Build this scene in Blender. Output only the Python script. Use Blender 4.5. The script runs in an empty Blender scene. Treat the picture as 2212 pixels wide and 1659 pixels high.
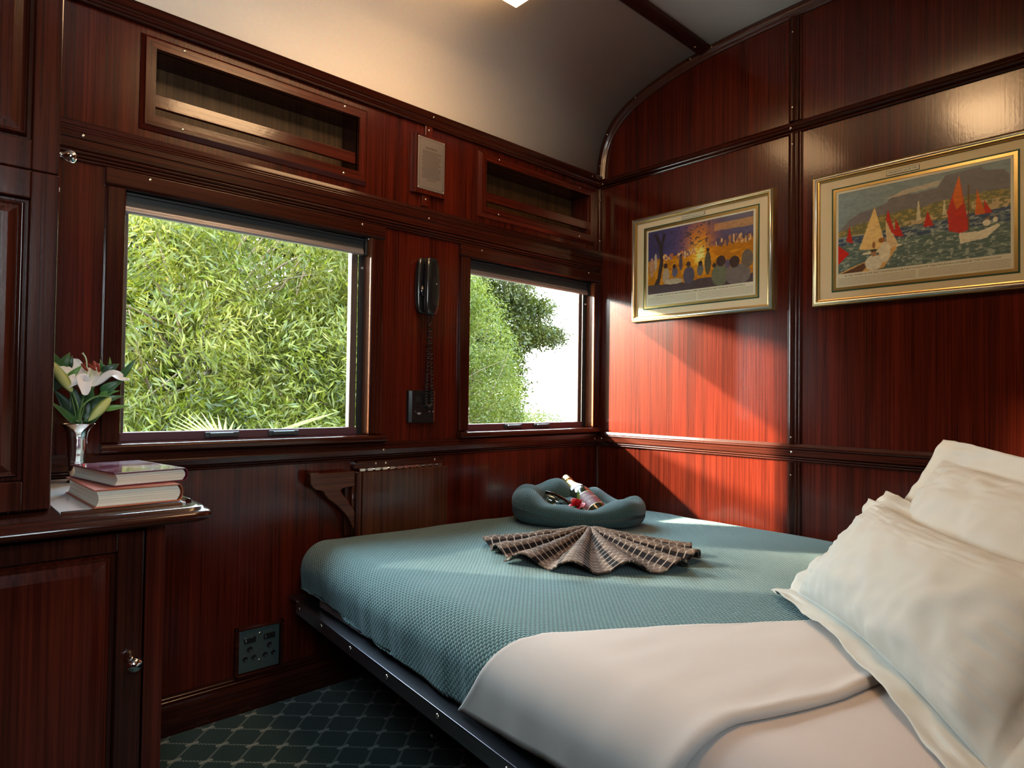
import bpy, bmesh, math, random
import numpy as np
from mathutils import Vector, Matrix, noise as mnoise

sc = bpy.context.scene
COL = sc.collection
rnd = random.Random(7)

# ------------------------------------------------------------------ camera
FPX, YAW, PIT, ROL = 1395.58, math.radians(42.706), math.radians(1.1627), math.radians(0.7696)
CAM = Vector((-2.322, -1.929, 0.9275))
_f = Vector((math.sin(YAW) * math.cos(PIT), math.cos(YAW) * math.cos(PIT), math.sin(PIT)))
_r = Vector((math.cos(YAW), -math.sin(YAW), 0))
_u = _r.cross(_f)
_r2 = _r * math.cos(ROL) + _u * math.sin(ROL)
_u2 = -_r * math.sin(ROL) + _u * math.cos(ROL)
cam = bpy.data.objects.new('camera', bpy.data.cameras.new('camera'))
COL.objects.link(cam)
cam.matrix_world = Matrix(((_r2.x, _u2.x, -_f.x, CAM.x), (_r2.y, _u2.y, -_f.y, CAM.y), (_r2.z, _u2.z, -_f.z, CAM.z), (0, 0, 0, 1)))
cam.data.sensor_width = 36
cam.data.lens = FPX / 2212 * 36
cam.data.clip_start = 0.02
sc.camera = cam

# ------------------------------------------------------------------ view, sky, sun
sc.view_settings.view_transform = 'Standard'
sc.view_settings.look = 'None'
sc.view_settings.gamma = 1
sc.view_settings.exposure = 0.8
sc.cycles.sample_clamp_indirect = 6
sc.cycles.max_bounces = 10
sc.cycles.caustics_reflective = False
sc.cycles.caustics_refractive = False

SKY, SUN, LAMP = 14.0, 21.0, 5.6
world = bpy.data.worlds.new('sky'); sc.world = world
world.use_nodes = True
wn = world.node_tree; wn.nodes.clear()
wo = wn.nodes.new('ShaderNodeOutputWorld'); wb = wn.nodes.new('ShaderNodeBackground')
wt = wn.nodes.new('ShaderNodeTexCoord'); ws = wn.nodes.new('ShaderNodeSeparateXYZ'); wr = wn.nodes.new('ShaderNodeValToRGB')
wn.links.new(wt.outputs['Generated'], ws.inputs[0]); wn.links.new(ws.outputs['Z'], wr.inputs[0])
wr.color_ramp.elements[0].position = 0.0; wr.color_ramp.elements[0].color = (0.93, 0.98, 1.0, 1)
wr.color_ramp.elements[1].position = 0.8; wr.color_ramp.elements[1].color = (0.55, 0.80, 1.0, 1)
wn.links.new(wr.outputs[0], wb.inputs[0]); wb.inputs[1].default_value = SKY
wn.links.new(wb.outputs[0], wo.inputs[0])

sl = bpy.data.lights.new('sun', 'SUN'); sl.energy = SUN; sl.angle = math.radians(1.6); sl.color = (1.0, 0.87, 0.68)
sun = bpy.data.objects.new('sun', sl); COL.objects.link(sun)
SUND = Vector((1.0, -1.22, -0.82)).normalized()
sun.rotation_euler = SUND.to_track_quat('-Z', 'Y').to_euler()

# added second low sun from the same side, extends the lit wall patch
s2 = bpy.data.lights.new('added_low_sun', 'SUN'); s2.energy = SUN * 1.15; s2.angle = math.radians(4.0); s2.color = (1.0, 0.80, 0.58)
o2 = bpy.data.objects.new('added_low_sun', s2); COL.objects.link(o2)
o2.rotation_euler = Vector((1.0, -1.22, -0.40)).normalized().to_track_quat('-Z', 'Y').to_euler()

# daylight portals in the two window openings and the added back one (they only guide sampling of the sky)
for px0, px1, pyy in ((-1.93, -1.205, 0.10), (-0.775, -0.05, 0.10), (-2.71, -2.23, -2.49)):
    pl_ = bpy.data.lights.new('portal', 'AREA'); pl_.shape = 'RECTANGLE'; pl_.size = px1 - px0; pl_.size_y = 0.68 if pyy > 0 else 0.58
    pl_.cycles.is_portal = True
    po = bpy.data.objects.new('portal', pl_); COL.objects.link(po)
    po.location = ((px0 + px1) / 2, pyy, 1.14 if pyy > 0 else 1.44); po.rotation_euler = (math.radians(-90 if pyy > 0 else 90), 0, 0)

# ------------------------------------------------------------------ materials
MATS = {}
def nodes_of(m):
    m.use_nodes = True
    return m.node_tree.nodes, m.node_tree.links, m.node_tree.nodes['Principled BSDF']

def plain(name, col, rough=0.5, metal=0.0, coat=0.0, spec=0.5, bump=None, sheen=0.0):
    if name in MATS: return MATS[name]
    m = bpy.data.materials.new(name); n, l, b = nodes_of(m)
    b.inputs['Roughness'].default_value = rough; b.inputs['Metallic'].default_value = metal
    b.inputs['Coat Weight'].default_value = coat; b.inputs['Coat Roughness'].default_value = 0.08
    b.inputs['Specular IOR Level'].default_value = spec
    b.inputs['Sheen Weight'].default_value = sheen
    tc = n.new('ShaderNodeTexCoord'); nz = n.new('ShaderNodeTexNoise')
    nz.inputs['Scale'].default_value = bump[0] if bump else 25; nz.inputs['Detail'].default_value = 4
    l.new(tc.outputs['Object'], nz.inputs['Vector'])
    mx = n.new('ShaderNodeMix'); mx.data_type = 'RGBA'; mx.blend_type = 'MULTIPLY'
    mx.inputs[0].default_value = 0.12
    mx.inputs[6].default_value = (*col, 1); l.new(nz.outputs['Color'], mx.inputs[7])
    l.new(mx.outputs[2], b.inputs['Base Color'])
    if bump:
        bp = n.new('ShaderNodeBump'); bp.inputs['Strength'].default_value = bump[1]; bp.inputs['Distance'].default_value = 0.002
        l.new(nz.outputs['Fac'], bp.inputs['Height']); l.new(bp.outputs[0], b.inputs['Normal'])
    MATS[name] = m; return m

def wood(name, axis='z', dark=(0.014, 0.0042, 0.0027), lite=(0.102, 0.0120, 0.0048), rough=0.19, freq=1.0, coat=0.30):
    if name in MATS: return MATS[name]
    m = bpy.data.materials.new(name); n, l, b = nodes_of(m)
    tc = n.new('ShaderNodeTexCoord')
    def noise_(sc_, along, detail, dist=0.0):
        mp = n.new('ShaderNodeMapping'); nz = n.new('ShaderNodeTexNoise')
        s = [sc_ * freq] * 3; s['xyz'.index(axis)] = along
        mp.inputs['Scale'].default_value = s
        l.new(tc.outputs['Object'], mp.inputs['Vector']); l.new(mp.outputs[0], nz.inputs['Vector'])
        nz.inputs['Scale'].default_value = 1; nz.inputs['Detail'].default_value = detail; nz.inputs['Distortion'].default_value = dist
        return nz
    band = noise_(26, 0.45, 3, 0.3); fine = noise_(170, 2.2, 5); pore = noise_(520, 9, 3)
    r1 = n.new('ShaderNodeValToRGB'); r1.color_ramp.elements[0].position = 0.34; r1.color_ramp.elements[1].position = 0.68
    mid = tuple((a * 0.55 + c * 0.45) for a, c in zip(dark, lite))
    r1.color_ramp.elements[0].color = (*mid, 1); r1.color_ramp.elements[1].color = (*lite, 1)
    l.new(band.outputs['Fac'], r1.inputs[0])
    r2 = n.new('ShaderNodeValToRGB'); r2.color_ramp.elements[0].position = 0.36; r2.color_ramp.elements[1].position = 0.60
    r2.color_ramp.elements[0].color = (0.42, 0.36, 0.34, 1); r2.color_ramp.elements[1].color = (1, 1, 1, 1)
    l.new(fine.outputs['Fac'], r2.inputs[0])
    r3 = n.new('ShaderNodeValToRGB'); r3.color_ramp.elements[0].position = 0.30; r3.color_ramp.elements[1].position = 0.45
    r3.color_ramp.elements[0].color = (0.45, 0.4, 0.4, 1); r3.color_ramp.elements[1].color = (1, 1, 1, 1)
    l.new(pore.outputs['Fac'], r3.inputs[0])
    a = n.new('ShaderNodeMix'); a.data_type = 'RGBA'; a.blend_type = 'MULTIPLY'; a.inputs[0].default_value = 0.8
    l.new(r1.outputs[0], a.inputs[6]); l.new(r2.outputs[0], a.inputs[7])
    c = n.new('ShaderNodeMix'); c.data_type = 'RGBA'; c.blend_type = 'MULTIPLY'; c.inputs[0].default_value = 0.5
    l.new(a.outputs[2], c.inputs[6]); l.new(r3.outputs[0], c.inputs[7]); l.new(c.outputs[2], b.inputs['Base Color'])
    b.inputs['Roughness'].default_value = rough
    b.inputs['Specular IOR Level'].default_value = 0.34
    b.inputs['Coat Weight'].default_value = coat; b.inputs['Coat Roughness'].default_value = 0.10
    pn = n.new('ShaderNodeTexNoise'); pn.inputs['Scale'].default_value = 95; pn.inputs['Detail'].default_value = 2
    l.new(tc.outputs['Object'], pn.inputs['Vector'])
    b1 = n.new('ShaderNodeBump'); b1.inputs['Strength'].default_value = 0.10; b1.inputs['Distance'].default_value = 0.001
    b2 = n.new('ShaderNodeBump'); b2.inputs['Strength'].default_value = 0.10; b2.inputs['Distance'].default_value = 0.001
    l.new(fine.outputs['Fac'], b1.inputs['Height']); l.new(pn.outputs['Fac'], b2.inputs['Height'])
    l.new(b1.outputs[0], b2.inputs['Normal']); l.new(b2.outputs[0], b.inputs['Normal']); l.new(b2.outputs[0], b.inputs['Coat Normal'])
    MATS[name] = m; return m

WZ = wood('mahogany_vertical', 'z'); WX = wood('mahogany_lengthwise', 'x'); WY = wood('mahogany_crosswise', 'y')
WD = dict(dark=(0.013, 0.0040, 0.0026), lite=(0.060, 0.0115, 0.0054))
TX = wood('mahogany_trim_x', 'x', **WD); TY = wood('mahogany_trim_y', 'y', **WD); TZ = wood('mahogany_trim_z', 'z', **WD)
BR = dict(dark=(0.030, 0.010, 0.005), lite=(0.10, 0.030, 0.014))
BX = wood('brown_wood_x', 'x', **BR); BZ = wood('brown_wood_z', 'z', **BR)
CHROME = plain('chrome', (0.85, 0.85, 0.86), 0.08, 1.0)
STEEL = plain('steel', (0.62, 0.62, 0.64), 0.28, 1.0)
DSTEEL = plain('dark_steel', (0.22, 0.21, 0.24), 0.35, 1.0)
BLACK = plain('black_plastic', (0.012, 0.012, 0.013), 0.22, 0.0, 0.4)
BLACKM = plain('black_metal', (0.02, 0.02, 0.022), 0.4, 0.3)
ALU = plain('brown_anodised', (0.10, 0.075, 0.068), 0.42, 0.3)
ALUL = plain('light_anodised', (0.46, 0.42, 0.43), 0.35, 0.7)
CREAM = plain('cream_paint', (0.88, 0.82, 0.75), 0.45, bump=(90, 0.12))
CREAM2 = plain('putty_paint', (0.50, 0.48, 0.50), 0.4)

# ------------------------------------------------------------------ mesh helpers
LOCS = {}
def wloc(o):
    v = Vector((0, 0, 0))
    while o is not None:
        v += Vector(o.location); o = o.parent
    return v

def link(name, me, parent=None):
    o = bpy.data.objects.new(name, me); COL.objects.link(o)
    if parent is not None: o.parent = parent
    return o

def thing(name, label, cat, loc, group=None, kind=None):
    o = bpy.data.objects.new(name, None); COL.objects.link(o); o.location = loc; o.empty_display_size = 0.05
    return tag(o, label, cat, group, kind)

def tag(o, label=None, cat=None, group=None, kind=None):
    if label: o['label'] = label
    if cat: o['category'] = cat
    if group: o['group'] = group
    if kind: o['kind'] = kind
    return o

class MB:
    def __init__(s): s.v = []; s.f = []; s.uv = None; s.sm = []
    def add(s, vs, fs, smooth=False):
        k = len(s.v); s.v += [tuple(p) for p in vs]; s.f += [tuple(i + k for i in f) for f in fs]; s.sm += [smooth] * len(fs)
        return s
    def box(s, x0, x1, y0, y1, z0, z1):
        x0, x1 = min(x0, x1), max(x0, x1); y0, y1 = min(y0, y1), max(y0, y1); z0, z1 = min(z0, z1), max(z0, z1)
        vs = [(x, y, z) for z in (z0, z1) for y in (y0, y1) for x in (x0, x1)]
        return s.add(vs, [(0, 2, 3, 1), (4, 5, 7, 6), (0, 1, 5, 4), (2, 6, 7, 3), (0, 4, 6, 2), (1, 3, 7, 5)])
    def prism(s, pts, axis, a, b, smooth=False):
        """extrude a closed 2-D outline along an axis; outline in the two other axes in xyz order"""
        n = len(pts); vs = []
        for t in (a, b):
            for p, q in pts:
                vs.append({'x': (t, p, q), 'y': (p, t, q), 'z': (p, q, t)}[axis])
        fs = [(i, (i + 1) % n, n + (i + 1) % n, n + i) for i in range(n)]
        k = len(s.v)
        s.add(vs, fs, smooth); s.add([], [])
        s.f += [tuple(k + i for i in range(n))[::-1], tuple(k + n + i for i in range(n))]; s.sm += [False, False]
        return s
    def cyl(s, p0, p1, r0, r1=None, n=20, cap=True, smooth=True):
        r1 = r0 if r1 is None else r1
        p0, p1 = Vector(p0), Vector(p1); d = (p1 - p0).normalized(); a = d.orthogonal().normalized(); b = d.cross(a)
        vs = []
        for p, r in ((p0, r0), (p1, r1)):
            vs += [p + (a * math.cos(2 * math.pi * i / n) + b * math.sin(2 * math.pi * i / n)) * r for i in range(n)]
        s.add(vs, [(i, (i + 1) % n, n + (i + 1) % n, n + i) for i in range(n)], smooth)
        if cap:
            k = len(s.v) - 2 * n
            s.f += [tuple(k + i for i in range(n))[::-1], tuple(k + n + i for i in range(n))]; s.sm += [False, False]
        return s
    def lathe(s, prof, o=(0, 0, 0), d=(0, 0, 1), n=40):
        """prof: list of (radius, height along d)"""
        o = Vector(o); d = Vector(d).normalized(); a = d.orthogonal().normalized(); b = d.cross(a)
        vs = []
        for r, h in prof:
            vs += [o + d * h + (a * math.cos(2 * math.pi * i / n) + b * math.sin(2 * math.pi * i / n)) * r for i in range(n)]
        fs = []
        for j in range(len(prof) - 1):
            fs += [(j * n + i, j * n + (i + 1) % n, (j + 1) * n + (i + 1) % n, (j + 1) * n + i) for i in range(n)]
        return s.add(vs, fs, True)
    def tube(s, pts, r, n=8, cap=True):
        pts = [Vector(p) for p in pts]; vs = []; N = len(pts); prev = None
        rr = r if hasattr(r, '__len__') else [r] * N
        for i, p in enumerate(pts):
            d = (pts[min(i + 1, N - 1)] - pts[max(i - 1, 0)]).normalized()
            if prev is None: a = d.orthogonal().normalized()
            else:
                a = prev - d * prev.dot(d)
                a = a.normalized() if a.length > 1e-6 else d.orthogonal().normalized()
            prev = a; b = d.cross(a)
            vs += [p + (a * math.cos(2 * math.pi * k / n) + b * math.sin(2 * math.pi * k / n)) * rr[i] for k in range(n)]
        fs = [(j * n + i, j * n + (i + 1) % n, (j + 1) * n + (i + 1) % n, (j + 1) * n + i) for j in range(N - 1) for i in range(n)]
        s.add(vs, fs, True)
        if cap:
            k = len(s.v) - N * n
            s.f += [tuple(k + i for i in range(n))[::-1], tuple(k + (N - 1) * n + i for i in range(n))]; s.sm += [False, False]
        return s
    def grid(s, P, smooth=True, wrap_u=False, wrap_v=False):
        """P[i][j] points"""
        ni, nj = len(P), len(P[0]); vs = [p for row in P for p in row]; fs = []
        for i in range(ni if wrap_u else ni - 1):
            for j in range(nj if wrap_v else nj - 1):
                i2, j2 = (i + 1) % ni, (j + 1) % nj
                fs.append((i * nj + j, i2 * nj + j, i2 * nj + j2, i * nj + j2))
        return s.add(vs, fs, smooth)
    def build(s, name, mat, parent=None, bevel=0.0, uv=None, seg=2):
        me = bpy.data.meshes.new(name); off = wloc(parent) if parent is not None else Vector((0, 0, 0))
        me.from_pydata([(p[0] - off.x, p[1] - off.y, p[2] - off.z) for p in s.v], [], s.f)
        me.polygons.foreach_set('use_smooth', s.sm)
        if uv is not None:
            ul = me.uv_layers.new(name='UVMap'); li = np.empty(len(me.loops), dtype=np.int32); me.loops.foreach_get('vertex_index', li)
            ul.data.foreach_set('uv', np.asarray(uv, dtype=np.float32)[li].ravel())
        me.materials.append(mat); me.update()
        o = link(name, me, parent)
        if bevel:
            md = o.modifiers.new('bevel', 'BEVEL'); md.width = bevel; md.segments = seg; md.limit_method = 'ANGLE'; md.angle_limit = math.radians(35)
            md.harden_normals = False
        return o

def bx(name, mat, b, parent=None, bevel=0.002):
    return MB().box(*b).build(name, mat, parent, bevel)

# screws: one shared mesh per facing
def _screw_mesh(d):
    m = MB(); m.lathe([(0.0001, 0.0022), (0.0022, 0.0021), (0.0036, 0.0014), (0.0042, 0.0002), (0.0042, -0.001)], d=d, n=16)
    me = bpy.data.meshes.new('screw'); me.from_pydata([tuple(p) for p in m.v], [], m.f); me.polygons.foreach_set('use_smooth', m.sm)
    me.materials.append(plain('screw_nickel', (0.85, 0.8, 0.7), 0.25, 1.0)); return me
SCREW = {k: _screw_mesh(v) for k, v in {'y': (0, -1, 0), 'x': (-1, 0, 0), 'z': (0, 0, 1)}.items()}
def screw(parent, p, k='y', s=1.0):
    o = bpy.data.objects.new('screw', SCREW[k]); COL.objects.link(o); o.parent = parent
    o.location = Vector(p) - wloc(parent); o.scale = (s, s, s); return o

def text(name, body, mat, parent, loc, size, rot, align='CENTER', extrude=0.0002, sx=1.0):
    cu = bpy.data.curves.new(name, 'FONT'); cu.body = body; cu.size = size; cu.align_x = align; cu.align_y = 'CENTER'; cu.extrude = extrude
    cu.resolution_u = 3
    t = bpy.data.objects.new('tmp', cu); COL.objects.link(t)
    dg = bpy.context.evaluated_depsgraph_get(); dg.update()
    me = bpy.data.meshes.new_from_object(t.evaluated_get(dg)); bpy.data.objects.remove(t)
    me.materials.clear(); me.materials.append(mat)
    R = rot if isinstance(rot, Matrix) else Matrix(rot)
    off = Vector(loc) - wloc(parent)
    me.transform(Matrix.Translation(off) @ R.to_4x4() @ Matrix.Diagonal((sx, 1, 1, 1)))
    return link(name, me, parent)
RY = Matrix(((1, 0, 0), (0, 0, -1), (0, 1, 0)))            # text on the window wall, read from the room
RX = Matrix(((0, 0, -1), (-1, 0, 0), (0, 1, 0)))           # text on the right wall

# ------------------------------------------------------------------ the room shell
XL, YB = -3.05, -2.45
def struct(o, label=None):
    o['kind'] = 'structure'
    return o

# ceiling curve (y, z), mirrored on the corridor side
_c = [(0.0, 1.942), (-0.008, 2.03), (-0.03, 2.105), (-0.075, 2.175), (-0.14, 2.228), (-0.229, 2.268), (-0.35, 2.304), (-0.48, 2.330), (-0.60, 2.345), (-0.85, 2.358), (-1.225, 2.365)]
def catmull(P, k=5):
    out = []
    for i in range(len(P) - 1):
        p0, p1, p2, p3 = P[max(i - 1, 0)], P[i], P[i + 1], P[min(i + 2, len(P) - 1)]
        for t in range(k):
            t /= k
            out.append(tuple(0.5 * ((2 * b) + (-a + c) * t + (2 * a - 5 * b + 4 * c - d) * t * t + (-a + 3 * b - 3 * c + d) * t ** 3) for a, b, c, d in zip(p0, p1, p2, p3)))
    out.append(P[-1]); return out
ARC = catmull(_c, 5)
ARC_FULL = ARC + [(YB - y, z) for y, z in ARC[::-1][1:]]

# carpet
def carpet():
    m = bpy.data.materials.new('carpet_green_lattice'); n, l, b = nodes_of(m)
    tc = n.new('ShaderNodeTexCoord'); sp = n.new('ShaderNodeSeparateXYZ'); l.new(tc.outputs['Object'], sp.inputs[0])
    def M(op, a, b_=None, c=None):
        q = n.new('ShaderNodeMath'); q.operation = op
        for i, v in enumerate((a, b_, c)):
            if v is None: continue
            if isinstance(v, (int, float)): q.inputs[i].default_value = v
            else: l.new(v, q.inputs[i])
        return q.outputs[0]
    x, y = sp.outputs[0], sp.outputs[1]
    X = M('DIVIDE', x, 0.1163); Y = M('DIVIDE', y, 0.1100)
    s = M('ADD', M('ADD', X, Y), 0.02); t = M('ADD', M('SUBTRACT', X, Y), 0.29)
    ds = M('ABSOLUTE', M('SUBTRACT', M('FRACT', M('ADD', s, 0.5)), 0.5)); dt = M('ABSOLUTE', M('SUBTRACT', M('FRACT', M('ADD', t, 0.5)), 0.5))
    # short oblique stitches make up the lattice lines
    st = M('LESS_THAN', M('FRACT', M('MULTIPLY', M('ADD', x, M('MULTIPLY', y, 0.25)), 190)), 0.55)
    wob = M('MULTIPLY', M('SUBTRACT', 0.5, st), 0.012)
    ls = M('MULTIPLY', M('LESS_THAN', ds, 0.035), st); lt = M('MULTIPLY', M('LESS_THAN', dt, 0.035), st)
    # bars where the lines meet: |dx|<..., |dy|<...
    sx = M('MULTIPLY', M('ADD', M('SUBTRACT', M('FRACT', M('ADD', s, 0.5)), 0.5), M('SUBTRACT', M('FRACT', M('ADD', t, 0.5)), 0.5)), 0.5)
    sy = M('MULTIPLY', M('SUBTRACT', M('SUBTRACT', M('FRACT', M('ADD', s, 0.5)), 0.5), M('SUBTRACT', M('FRACT', M('ADD', t, 0.5)), 0.5)), 0.5)
    bar = M('MULTIPLY', M('LESS_THAN', M('ABSOLUTE', sx), 0.14), M('LESS_THAN', M('ABSOLUTE', sy), 0.052))
    mask = M('MAXIMUM', M('MAXIMUM', ls, lt), bar)
    nz = n.new('ShaderNodeTexNoise'); nz.inputs['Scale'].default_value = 350; nz.inputs['Detail'].default_value = 3; l.new(tc.outputs['Object'], nz.inputs['Vector'])
    c1 = n.new('ShaderNodeValToRGB'); c1.color_ramp.elements[0].color = (0.003, 0.016, 0.013, 1); c1.color_ramp.elements[1].color = (0.011, 0.044, 0.037, 1)
    l.new(nz.outputs['Fac'], c1.inputs[0])
    mx = n.new('ShaderNodeMix'); mx.data_type = 'RGBA'; l.new(mask, mx.inputs[0]); l.new(c1.outputs[0], mx.inputs[6]); mx.inputs[7].default_value = (0.24, 0.27, 0.24, 1)
    l.new(mx.outputs[2], b.inputs['Base Color']); b.inputs['Roughness'].default_value = 0.95; b.inputs['Specular IOR Level'].default_value = 0.1
    b.inputs['Sheen Weight'].default_value = 0.2
    bp = n.new('ShaderNodeBump'); bp.inputs['Strength'].default_value = 0.5; bp.inputs['Distance'].default_value = 0.003; l.new(nz.outputs['Fac'], bp.inputs['Height']); l.new(bp.outputs[0], b.inputs['Normal'])
    return m
struct(MB().box(XL, 0.10, YB - 0.05, 0.12, -0.06, 0.0).build('floor', carpet()))

# curved ceiling, 3 cm thick
m = MB(); pts = [(y, z) for y, z in ARC_FULL]; outer = []
for i, (y, z) in enumerate(pts):
    a = pts[max(i - 1, 0)]; b = pts[min(i + 1, len(pts) - 1)]
    t = Vector((b[0] - a[0], b[1] - a[1])).normalized(); nn = Vector((t.y, -t.x)); nn = -nn if nn.y < 0 or (abs(nn.y) < 1e-6) else nn
    outer.append((y + nn.x * 0.03, z + nn.y * 0.03))
m.prism(pts + outer[::-1], 'x', XL, 0.0, True)
cl = m.build('ceiling', CREAM); struct(cl)

# window wall: panels round the openings, 12 cm thick
W1 = (-1.935, -1.198, 0.795, 1.505); W2 = (-0.778, -0.043, 0.795, 1.505)
N1 = (-1.868, -1.250, 1.667, 1.852); N2 = (-0.705, -0.085, 1.667, 1.852)
xs = sorted({XL, 0.10, W1[0], W1[1], W2[0], W2[1], N1[0], N1[1], N2[0], N2[1]})
zs = sorted({0.0, 0.795, 1.505, 1.667, 1.852, 1.95})
m = MB()
cells = {}
for j in range(len(zs) - 1):
    run = None
    for i in range(len(xs) - 1):
        cx, cz = (xs[i] + xs[i + 1]) / 2, (zs[j] + zs[j + 1]) / 2
        hole = any(a < cx < b and c < cz < d for a, b, c, d in (W1, W2, N1, N2))
        if not hole: cells[(i, j)] = 1
WT = 0.085
def quad_wall(m, yy, flip):
    for (i, j) in cells:
        q = [(xs[i], yy, zs[j]), (xs[i + 1], yy, zs[j]), (xs[i + 1], yy, zs[j + 1]), (xs[i], yy, zs[j + 1])]
        m.add(q if not flip else q[::-1], [(0, 1, 2, 3)])
quad_wall(m, 0.0, False); quad_wall(m, WT, True)
for a, b, c, d in (W1, W2, N1, N2):
    m.add([(a, 0, c), (b, 0, c), (b, WT, c), (a, WT, c)], [(0, 1, 2, 3)]); m.add([(a, 0, d), (b, 0, d), (b, WT, d), (a, WT, d)], [(3, 2, 1, 0)])
    m.add([(a, 0, c), (a, 0, d), (a, WT, d), (a, WT, c)], [(3, 2, 1, 0)]); m.add([(b, 0, c), (b, 0, d), (b, WT, d), (b, WT, c)], [(0, 1, 2, 3)])
m.add([(XL, 0, 1.95), (0.1, 0, 1.95), (0.1, WT, 1.95), (XL, WT, 1.95)], [(3, 2, 1, 0)])
struct(m.build('wall_window', WZ))

# right wall with its arched top; back and left walls close the compartment
prof = [(0.0, 0.0), (YB, 0.0)] + [(y, z + 0.02) for y, z in ARC_FULL[::-1]]
m = MB(); m.prism(prof, 'x', 0.0, 0.06); struct(m.build('wall_right', WZ))
m = MB(); m.prism(prof, 'x', XL - 0.06, XL); struct(m.build('wall_left', WZ))
W3 = (-2.72, -2.22, 1.14, 1.74)  # opening for the added fill-light window
m = MB(); m.box(XL, W3[0], YB - 0.05, YB, 0, 1.97); m.box(W3[1], 0.0, YB - 0.05, YB, 0, 1.97); m.box(W3[0], W3[1], YB - 0.05, YB, 0, W3[2]); m.box(W3[0], W3[1], YB - 0.05, YB, W3[3], 1.97)
struct(m.build('wall_back', WZ))

# mouldings
tn = [0]
def trim(mb, mat, bevel=0.0015):
    tn[0] += 1
    return struct(mb.build('trim_%d' % tn[0], mat, None, bevel))
def prof_y(prof, x0, x1):            # profile points (depth out of the wall, z) along the window wall
    m = MB(); p = [(0.0, prof[0][1])] + [(-d, z) for d, z in prof] + [(0.0, prof[-1][1])]
    m.prism(p, 'x', x0, x1); return m
def prof_x(prof, y0, y1):
    m = MB(); n = [(0.0, prof[0][1])] + [(-d, z) for d, z in prof] + [(0.0, prof[-1][1])]
    m.prism(n, 'y', y0, y1); return m
def bead(z0, z1, d, k=6):            # half-round run between two heights, standing off d
    return [(d + (z1 - z0) / 2 * math.sin(math.pi * i / k), z0 + (z1 - z0) * (1 - math.cos(math.pi * i / k)) / 2) for i in range(k + 1)]
XC = -2.137
crown = [(0.010, 1.905)] + bead(1.905, 1.913, 0.010) + [(0.013, 1.915), (0.016, 1.922)] + bead(1.923, 1.929, 0.014) + [(0.020, 1.933), (0.026, 1.944), (0.028, 1.950)]
t = trim(prof_y(crown, XL, -0.001), TX, 0)
for p in ((-0.964, 1.940), (-0.08, 1.94)): screw(t, (p[0], -0.0215, p[1] - 0.002))
mid = [(0.006, 1.505)] + bead(1.505, 1.512, 0.006) + bead(1.513, 1.520, 0.010) + bead(1.521, 1.529, 0.014) + [(0.020, 1.532), (0.020, 1.555), (0.024, 1.557)] + [(0.024, 1.572)] + bead(1.573, 1.580, 0.018) + bead(1.581, 1.588, 0.013) + bead(1.589, 1.596, 0.009) + [(0.006, 1.606)]
t = trim(prof_y(mid, XL, -0.001), TX, 0)
for p in ((-0.98, 1.565), (-2.03, 1.565)): screw(t, (p[0], -0.024, p[1]))
rail = [(0.005, 0.711)] + bead(0.712, 0.719, 0.006) + bead(0.720, 0.727, 0.010) + [(0.018, 0.729), (0.020, 0.745), (0.018, 0.748), (0.016, 0.749), (0.014, 0.765), (0.008, 0.770)]
t = trim(prof_y(rail, XL, -0.001), TX, 0)
for p in ((-1.149, 0.747), (-0.04, 0.747)): screw(t, (p[0], -0.019, p[1] - 0.004))
base = [(0.016, 0.0), (0.016, 0.078), (0.014, 0.083)] + bead(0.084, 0.092, 0.008) + bead(0.093, 0.100, 0.005) + [(0.004, 0.106)]
tb = struct(prof_y(base, XL, -0.001).build('baseboard_window', TX))
tb = struct(prof_x(base, YB, -0.017).build('baseboard_right', TY))
# right wall: upper rail, chair rail, vertical cover strips, arched cornice
up = [(0.004, 1.896)] + bead(1.897, 1.904, 0.006) + [(0.013, 1.906)] + bead(1.908, 1.918, 0.012) + [(0.016, 1.920), (0.012, 1.930)] + bead(1.931, 1.937, 0.006) + [(0.003, 1.940)]
t = trim(prof_x(up, YB, -0.001), TY, 0)
for y in (-0.027, -0.9): screw(t, (-0.0165, y, 1.915), 'x')
railr = [(0.005, 0.711)] + bead(0.712, 0.719, 0.006) + bead(0.720, 0.728, 0.010) + [(0.018, 0.731), (0.018, 0.752)] + bead(0.753, 0.762, 0.012) + [(0.010, 0.764), (0.006, 0.774)]
t = trim(prof_x(railr, YB, -0.001), TY, 0)
for y in (-0.038, -0.909): screw(t, (-0.018, y, 0.745), 'x')
def strip(z0, z1, y0=-0.888, y1=-0.937):
    n = [(0.0, y1), (-0.006, y1)]
    k = 6
    w = (y0 - y1)
    for c0, c1, d in ((0.0, 0.22, 0.006), (0.24, 0.44, 0.008), (0.46, 0.98, 0.008)):
        n += [(-(d + (c1 - c0) * w / 3.2 * math.sin(math.pi * i / k)), y1 + w * (c0 + (c1 - c0) * i / k)) for i in range(k + 1)]
    n += [(0.0, y0)]
    m = MB(); m.prism(n, 'z', z0, z1); return m
t = trim(strip(0.106, 0.708), TZ, 0); screw(t, (-0.0135, -0.9035, 0.662), 'x')
t = trim(strip(0.775, 1.895), TZ, 0)
for z in (0.797, 1.856): screw(t, (-0.0135, -0.9035, z), 'x')
t = trim(strip(1.941, 2.325), TZ, 0)
for z in (1.99, 2.266): screw(t, (-0.0135, -0.9035, z), 'x')
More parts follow.
